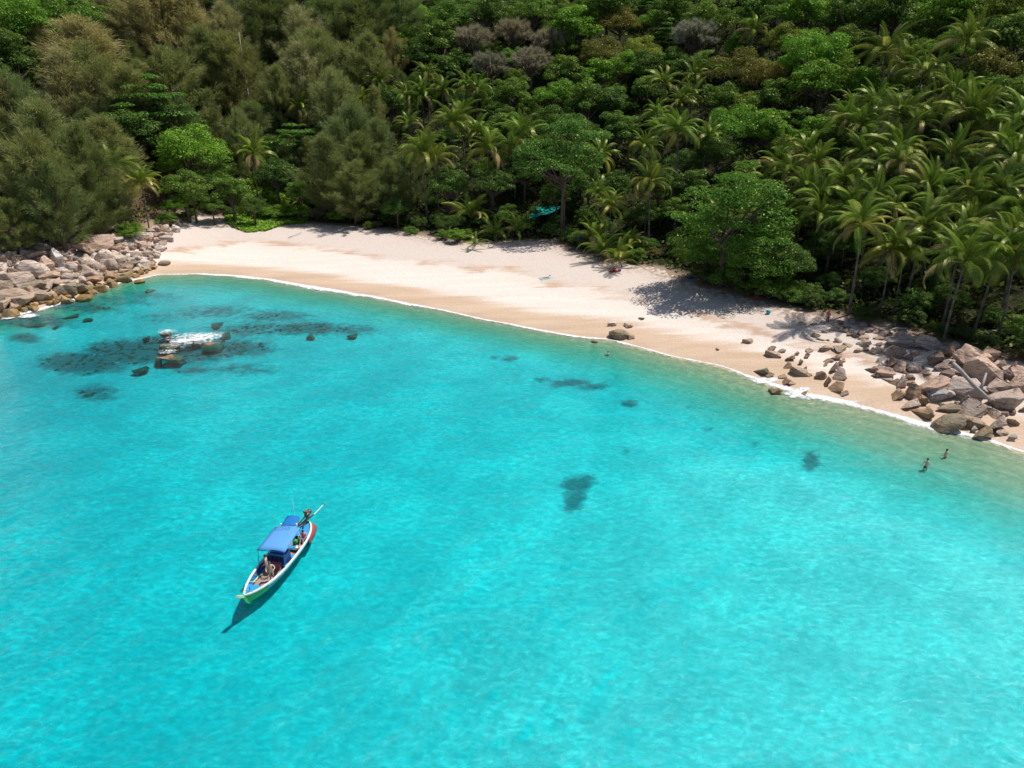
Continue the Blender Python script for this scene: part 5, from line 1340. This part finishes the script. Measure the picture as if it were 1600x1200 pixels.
person('woman with brown hair in yellow bikini standing in the boat', inboat(468, 800, .19), yaw + .55 - PI / 2, 'armsup', SKIN, (.14, .07, .035, 1), True, wear=(('bottom', (.82, .60, .20, 1)), ('top', (.80, .60, .25, 1))), k=.97, female=True)
person('dark haired boatman in a pink shirt sitting near the stern', inboat(738, 450, .50), yaw + .2 - PI / 2, 'sit', SKIN2, (.015, .012, .012, 1), wear=(('shirt', (.75, .22, .38, 1)), ('shorts', (.10, .12, .2, 1))))

# ------------------------------------------------------------------ people and things on the beach and in the water
def gp(px, py, dz=0.0):
    P, t = hit(px, py, 0.0); return Vector((P[0], P[1], gz(P[0], P[1]) + dz))
def wp3(px, py, z): return Vector(onz(px, py, z))
p = wp3(1446, 731, 0); person('dark haired bather standing waist deep, the further out of the two waders', (p.x, p.y, min(gz(p.x, p.y), -.72)), 2.2, 'wade', SKIN, (.02, .013, .01, 1), wear=(('shorts', (.05, .05, .08, 1)),), k=1.02)
p = wp3(1477, 714, 0); person('bather standing chest deep nearer to the driftwood rocks', (p.x, p.y, min(gz(p.x, p.y), -.85)), .4, 'wade', SKIN, (.03, .02, .01, 1), wear=(('shorts', (.3, .06, .06, 1)),))
p = wp3(951, 553, 0); person('swimmer with only head and shoulders above the shallow water', (p.x, p.y, -.52), 1.0, 'sit', SKIN, (.20, .12, .06, 1), wear=(('shorts', (.1, .1, .3, 1)),), k=.98)
def towel(px, py, col, label, w=.9, l=1.9, rz=0, fold=.02, name='beach_towel', cat='towel'):
    q = gp(px, py, .02); n = 8; V = []; F = []
    for i in range(n + 1):
        for j in range(5):
            x = (i / n - .5) * l; y = (j / 4 - .5) * w; c, s = math.cos(rz), math.sin(rz)
            X, Y = x * c - y * s, x * s + y * c
            V.append((X, Y, gz(q.x + X, q.y + Y) + .035 + random.uniform(0, fold) - q.z))
    m = len(V); V += [(v[0], v[1], v[2] - .02) for v in V]
    for i in range(n):
        for j in range(4):
            a = i * 5 + j; F += [(a, a + 5, a + 6, a + 1), (m + a, m + a + 1, m + a + 6, m + a + 5)]
    ring = [i * 5 for i in range(n + 1)] + [n * 5 + j for j in range(1, 5)] + [i * 5 + 4 for i in range(n - 1, -1, -1)] + [j for j in range(3, 0, -1)]
    F += [(ring[a], ring[(a + 1) % len(ring)], m + ring[(a + 1) % len(ring)], m + ring[a]) for a in range(len(ring))]
    mt = plain('towel_%d_%d' % (int(col[0] * 100), int(col[2] * 100)), col, .95, .05, .2, 3)
    return thing(name, label, cat, q, mesh=MB().add(V, F).mesh(name, mt, True)), q
o, q = towel(853, 435, (.30, .62, .68, 1), 'light blue towel spread on the open sand under the lone sunbather', 1.1, 2.2, .4)
person('sunbather lying propped up on the light blue towel in the open sand', q + Vector((.1, .05, .05)), .4 + PI / 2, 'lie', SKIN, (.02, .015, .01, 1), wear=(('bottom', (.03, .03, .05, 1)), ('top', (.03, .03, .05, 1))), female=True)
o, q = towel(768, 388, (.45, .50, .55, 1), 'grey towel on the sand beside the lone young palm', .9, 1.8, .2)
person('person lying on the grey towel in the palm shade', q + Vector((0, 0, .05)), -1.3, 'lie', SKIN2, (.02, .015, .01, 1), wear=(('shorts', (.10, .12, .25, 1)),))
o, q = towel(740, 396, (.75, .74, .70, 1), 'small white cloth on the sand in front of the lone young palm', .5, .8, .5)
o, q = towel(960, 425, (.55, .10, .07, 1), 'red mat on the sand under the low palm clump', 1.0, 2.0, .1)
person('person in a red shirt sitting under the low palm clump', q + Vector((0, 0, .05)), .2, 'sit', SKIN2, (.02, .015, .01, 1), wear=(('shirt', (.55, .06, .04, 1)), ('shorts', (.25, .05, .05, 1))))
o, q = towel(1178, 465, (.70, .14, .06, 1), 'orange red towel on the shaded sand under the almond trees', 1.0, 2.2, .15, .14)
o, q = towel(1083, 434, (.02, .06, .30, 1), 'dark blue towel in the shade of the big spreading almond tree', 1.0, 2.0, .3, .16)
o, q = towel(1236, 470, (.02, .08, .16, 1), 'navy mat in deep shade between the almond tree and the standing person', 1.1, 2.4, -.1, .1)
q = gp(1200, 491); bb = thing('beach_ball', 'turquoise ball lying at the edge of the tree shade', 'ball', q)
MB().ball((0, 0, .33), .34, 14, 10).build('ball', plain('ball_teal', (.02, .38, .42, 1), .35, .5, .05), bb, True); MB().tube([(math.cos(a) * .345, 0, .33 + math.sin(a) * .345) for a in np.linspace(0, 2 * PI, 20)], .018, 5, False).build('stripe', WHITE, bb)
q = gp(1192, 487); sd_ = thing('sandal_pair', 'pink beach sandals beside the turquoise ball', 'sandals', q)
for sx in (-.1, .1):
    s_ = MB().box((sx, 0, .03), (.11, .28, .04), None, (.95, .97)).build('sole', plain('sandal_pink', (.65, .25, .22, 1), .7), sd_); MB().tube([(sx - .05, .02, .05), (sx, .07, .10), (sx + .05, .02, .05)], .012, 5).build('strap', plain('sandal_pink', (.65, .25, .22, 1)), s_)
q = gp(1292, 505); person('person in a pink top and dark trousers standing at the forest edge', q, 2.6, 'stand', SKIN2, (.02, .015, .01, 1), True, wear=(('shirt', (.55, .10, .13, 1)), ('trousers', (.10, .07, .14, 1))), k=1.05)
q = gp(968, 424); bgp = thing('beach_bag', 'blue and white beach bag beside the person in red', 'bag', q)
MB().box((0, 0, .2), (.5, .25, .4), None, (1.1, 1.1)).build('bag', plain('bag_blue', (.10, .16, .50, 1), .8), bgp); MB().tube([(-.15, 0, .4), (0, 0, .58), (.15, 0, .4)], .02, 5).build('handle', WHITE, bgp)
q = gp(1150, 456); st = thing('tree_stump', 'short tan stump standing in the shade beside the orange red towel', 'stump', gp(1206, 462))
MB().tube([(0, 0, -.1), (0, 0, .3), (.03, 0, .75)], [.28, .22, .20], 9).build('stump', DRIFT, st); MB().tube([(.03, 0, .75), (.03, 0, .765)], .17, 9).build('cut_top', WOOD, st)
# tarps, parasol and seats under the trees
def tarp(cs, mat, name, label, posts=True, sag=.25):
    C = [wp3(*c) for c in cs]; c0 = sum(C, Vector()) / 4; g = gz(c0.x, c0.y); base = Vector((c0.x, c0.y, g)); C = [c - base for c in C]; n = 6; V = []; F = []
    for i in range(n + 1):
        for j in range(n + 1):
            p = C[0].lerp(C[1], i / n).lerp(C[3].lerp(C[2], i / n), j / n); p.z -= sag * math.sin(i / n * PI) * math.sin(j / n * PI) - .07 * math.sin(i * 2.3 + j); V.append(p)
    m = len(V); V += [v - Vector((0, 0, .03)) for v in V]; w = n + 1
    for i in range(n):
        for j in range(n):
            a = i * w + j; F += [(a, a + w, a + w + 1, a + 1), (m + a, m + a + 1, m + a + w + 1, m + a + w)]
    o = thing(name, label, 'tarp', base); MB().add(V, F).build('sheet', mat, o, True)
    for c in C:
        MB().tube([(c.x, c.y, gz(base.x + c.x, base.y + c.y) - g - .1), (c.x, c.y, c.z - .02)], .05, 6).build('post', DRIFT, o)
tarp([(827,341,6.2),(860,334,6.4),(878,323,6.9),(837,319,6.9)], plain('tarp_turquoise', (.02, .42, .40, 1), .5, .3, .12, 1.5), 'turquoise_tarp', 'turquoise tarp stretched between trees at the back of the beach')
tarp([(876,346,4.6),(895,350,4.4),(893,332,5.2),(878,330,5.2)], plain('tarp_blue', (.02, .09, .45, 1), .5, .3, .12, 1.5), 'blue_tarp', 'blue tarp hanging behind the navy parasol')
q = gp(905, 388); um = thing('parasol', 'navy parasol on a pale pole beside the low palm clump', 'parasol', q)
MB().tube([(0, 0, -.2), (0, 0, 2.7)], .035, 7).build('pole', CHROME, um)
cn = MB(); rim = 10
V = [(0, 0, 2.75)] + [(1.35 * math.cos(2 * PI * a / rim), 1.35 * math.sin(2 * PI * a / rim), 2.25) for a in range(rim)] + [(0, 0, 2.68)] + [(1.33 * math.cos(2 * PI * a / rim), 1.33 * math.sin(2 * PI * a / rim), 2.18) for a in range(rim)]
F = [(0, 1 + a, 1 + (a + 1) % rim) for a in range(rim)] + [(rim + 1, rim + 2 + (a + 1) % rim, rim + 2 + a) for a in range(rim)] + [(1 + a, rim + 2 + a, rim + 2 + (a + 1) % rim, 1 + (a + 1) % rim) for a in range(rim)]
cn.add(V, F).build('canopy', plain('parasol_navy', (.015, .06, .16, 1), .7, .1), um); MB().ball((0, 0, 2.8), .05, 6, 4).build('finial', WHITE, um)
def chair(px, py, rz, mat, label):
    q = gp(px, py); o = thing('beach_chair', label, 'chair', q, rz, 'plastic chairs near the navy parasol')
    MB().box((0, 0, .42), (.48, .46, .04)).build('seat', mat, o); MB().box((0, -.24, .72), (.46, .04, .50), Euler((-.18, 0, 0)).to_matrix()).build('backrest', mat, o)
    for sx in (-.2, .2):
        for sy in (-.2, .2): MB().tube([(sx * 1.1, sy * 1.1, 0), (sx, sy, .42)], .025, 6).build('leg', mat, o)
        MB().box((sx * 1.15, 0, .62), (.05, .42, .03)).build('armrest', mat, o)
WCH = plain('chair_white', (.70, .72, .76, 1), .4, .4); BCH = plain('chair_blue', (.03, .10, .50, 1), .4, .4)
chair(872, 369, .3, WCH, 'white plastic chair nearest the forked trunk of the dark green almond tree'); chair(885, 369, -.4, WCH, 'white plastic chair beside the navy parasol pole'); chair(878, 352, .2, BCH, 'blue plastic chair farther back under the blue tarp'); chair(884, 356, 2.6, BCH, 'blue plastic chair turned away under the blue tarp')
ha = gp(818, 362); hb_ = gp(838, 362); hm = thing('hammock', 'dark hammock slung low between two posts at the back of the beach', 'hammock', ha)
dv = hb_ - ha; V = []; F = []
for i in range(11):
    t_ = i / 10
    for j in range(5):
        V.append((dv.x * t_ , dv.y * t_ + (j - 2) * .22 * math.sin(PI * t_) ** .5, 1.0 + dv.z * t_ - .55 * math.sin(PI * t_) + abs(j - 2) * .07 * math.sin(PI * t_)))
m = len(V); V += [(v[0], v[1], v[2] - .02) for v in V]
for i in range(10):
    for j in range(4): a = i * 5 + j; F += [(a, a + 5, a + 6, a + 1), (m + a, m + a + 1, m + a + 6, m + a + 5)]
MB().add(V, F).build('cloth', plain('hammock_cloth', (.05, .045, .05, 1), .9, .05, .3), hm, True)
for t_ in (0, 1): MB().tube([(dv.x * t_, dv.y * t_, -.1 + dv.z * t_), (dv.x * t_, dv.y * t_, 1.35 + dv.z * t_)], .07, 7).build('post', BARK, hm)
q = gp(841, 364); person('person in a pink shirt sitting on the sand at the end of the hammock', q, -.5, 'sit', SKIN2, (.02, .015, .01, 1), wear=(('shirt', (.65, .12, .18, 1)), ('shorts', (.7, .7, .7, 1))))
q = gp(798, 362); tb = thing('picnic_table', 'rough wooden picnic table in the shade between the small young palms', 'table', q, .15)
for i in range(4): MB().box((0, -.45 + i * .3, .72), (1.9, .27, .04)).build('plank', WOOD, tb)
for sx in (-.75, .75):
    for sy in (-.35, .35): MB().box((sx, sy, .34), (.09, .09, .72)).build('leg', DRIFT, tb)
for sy in (-.85, .85): b_ = MB().box((0, sy, .42), (1.9, .26, .04)).build('bench_seat', WOOD, tb)
for sx in (-.75, .75): MB().box((sx, 0, .36), (.07, 1.7, .07)).build('crossbar', DRIFT, tb)

for o in SC.objects:
    if o.parent is None and 'label' in o and len(o['label'].replace(',', ' ').split()) > 16: print('LONG', o.name, '|', o['label'])
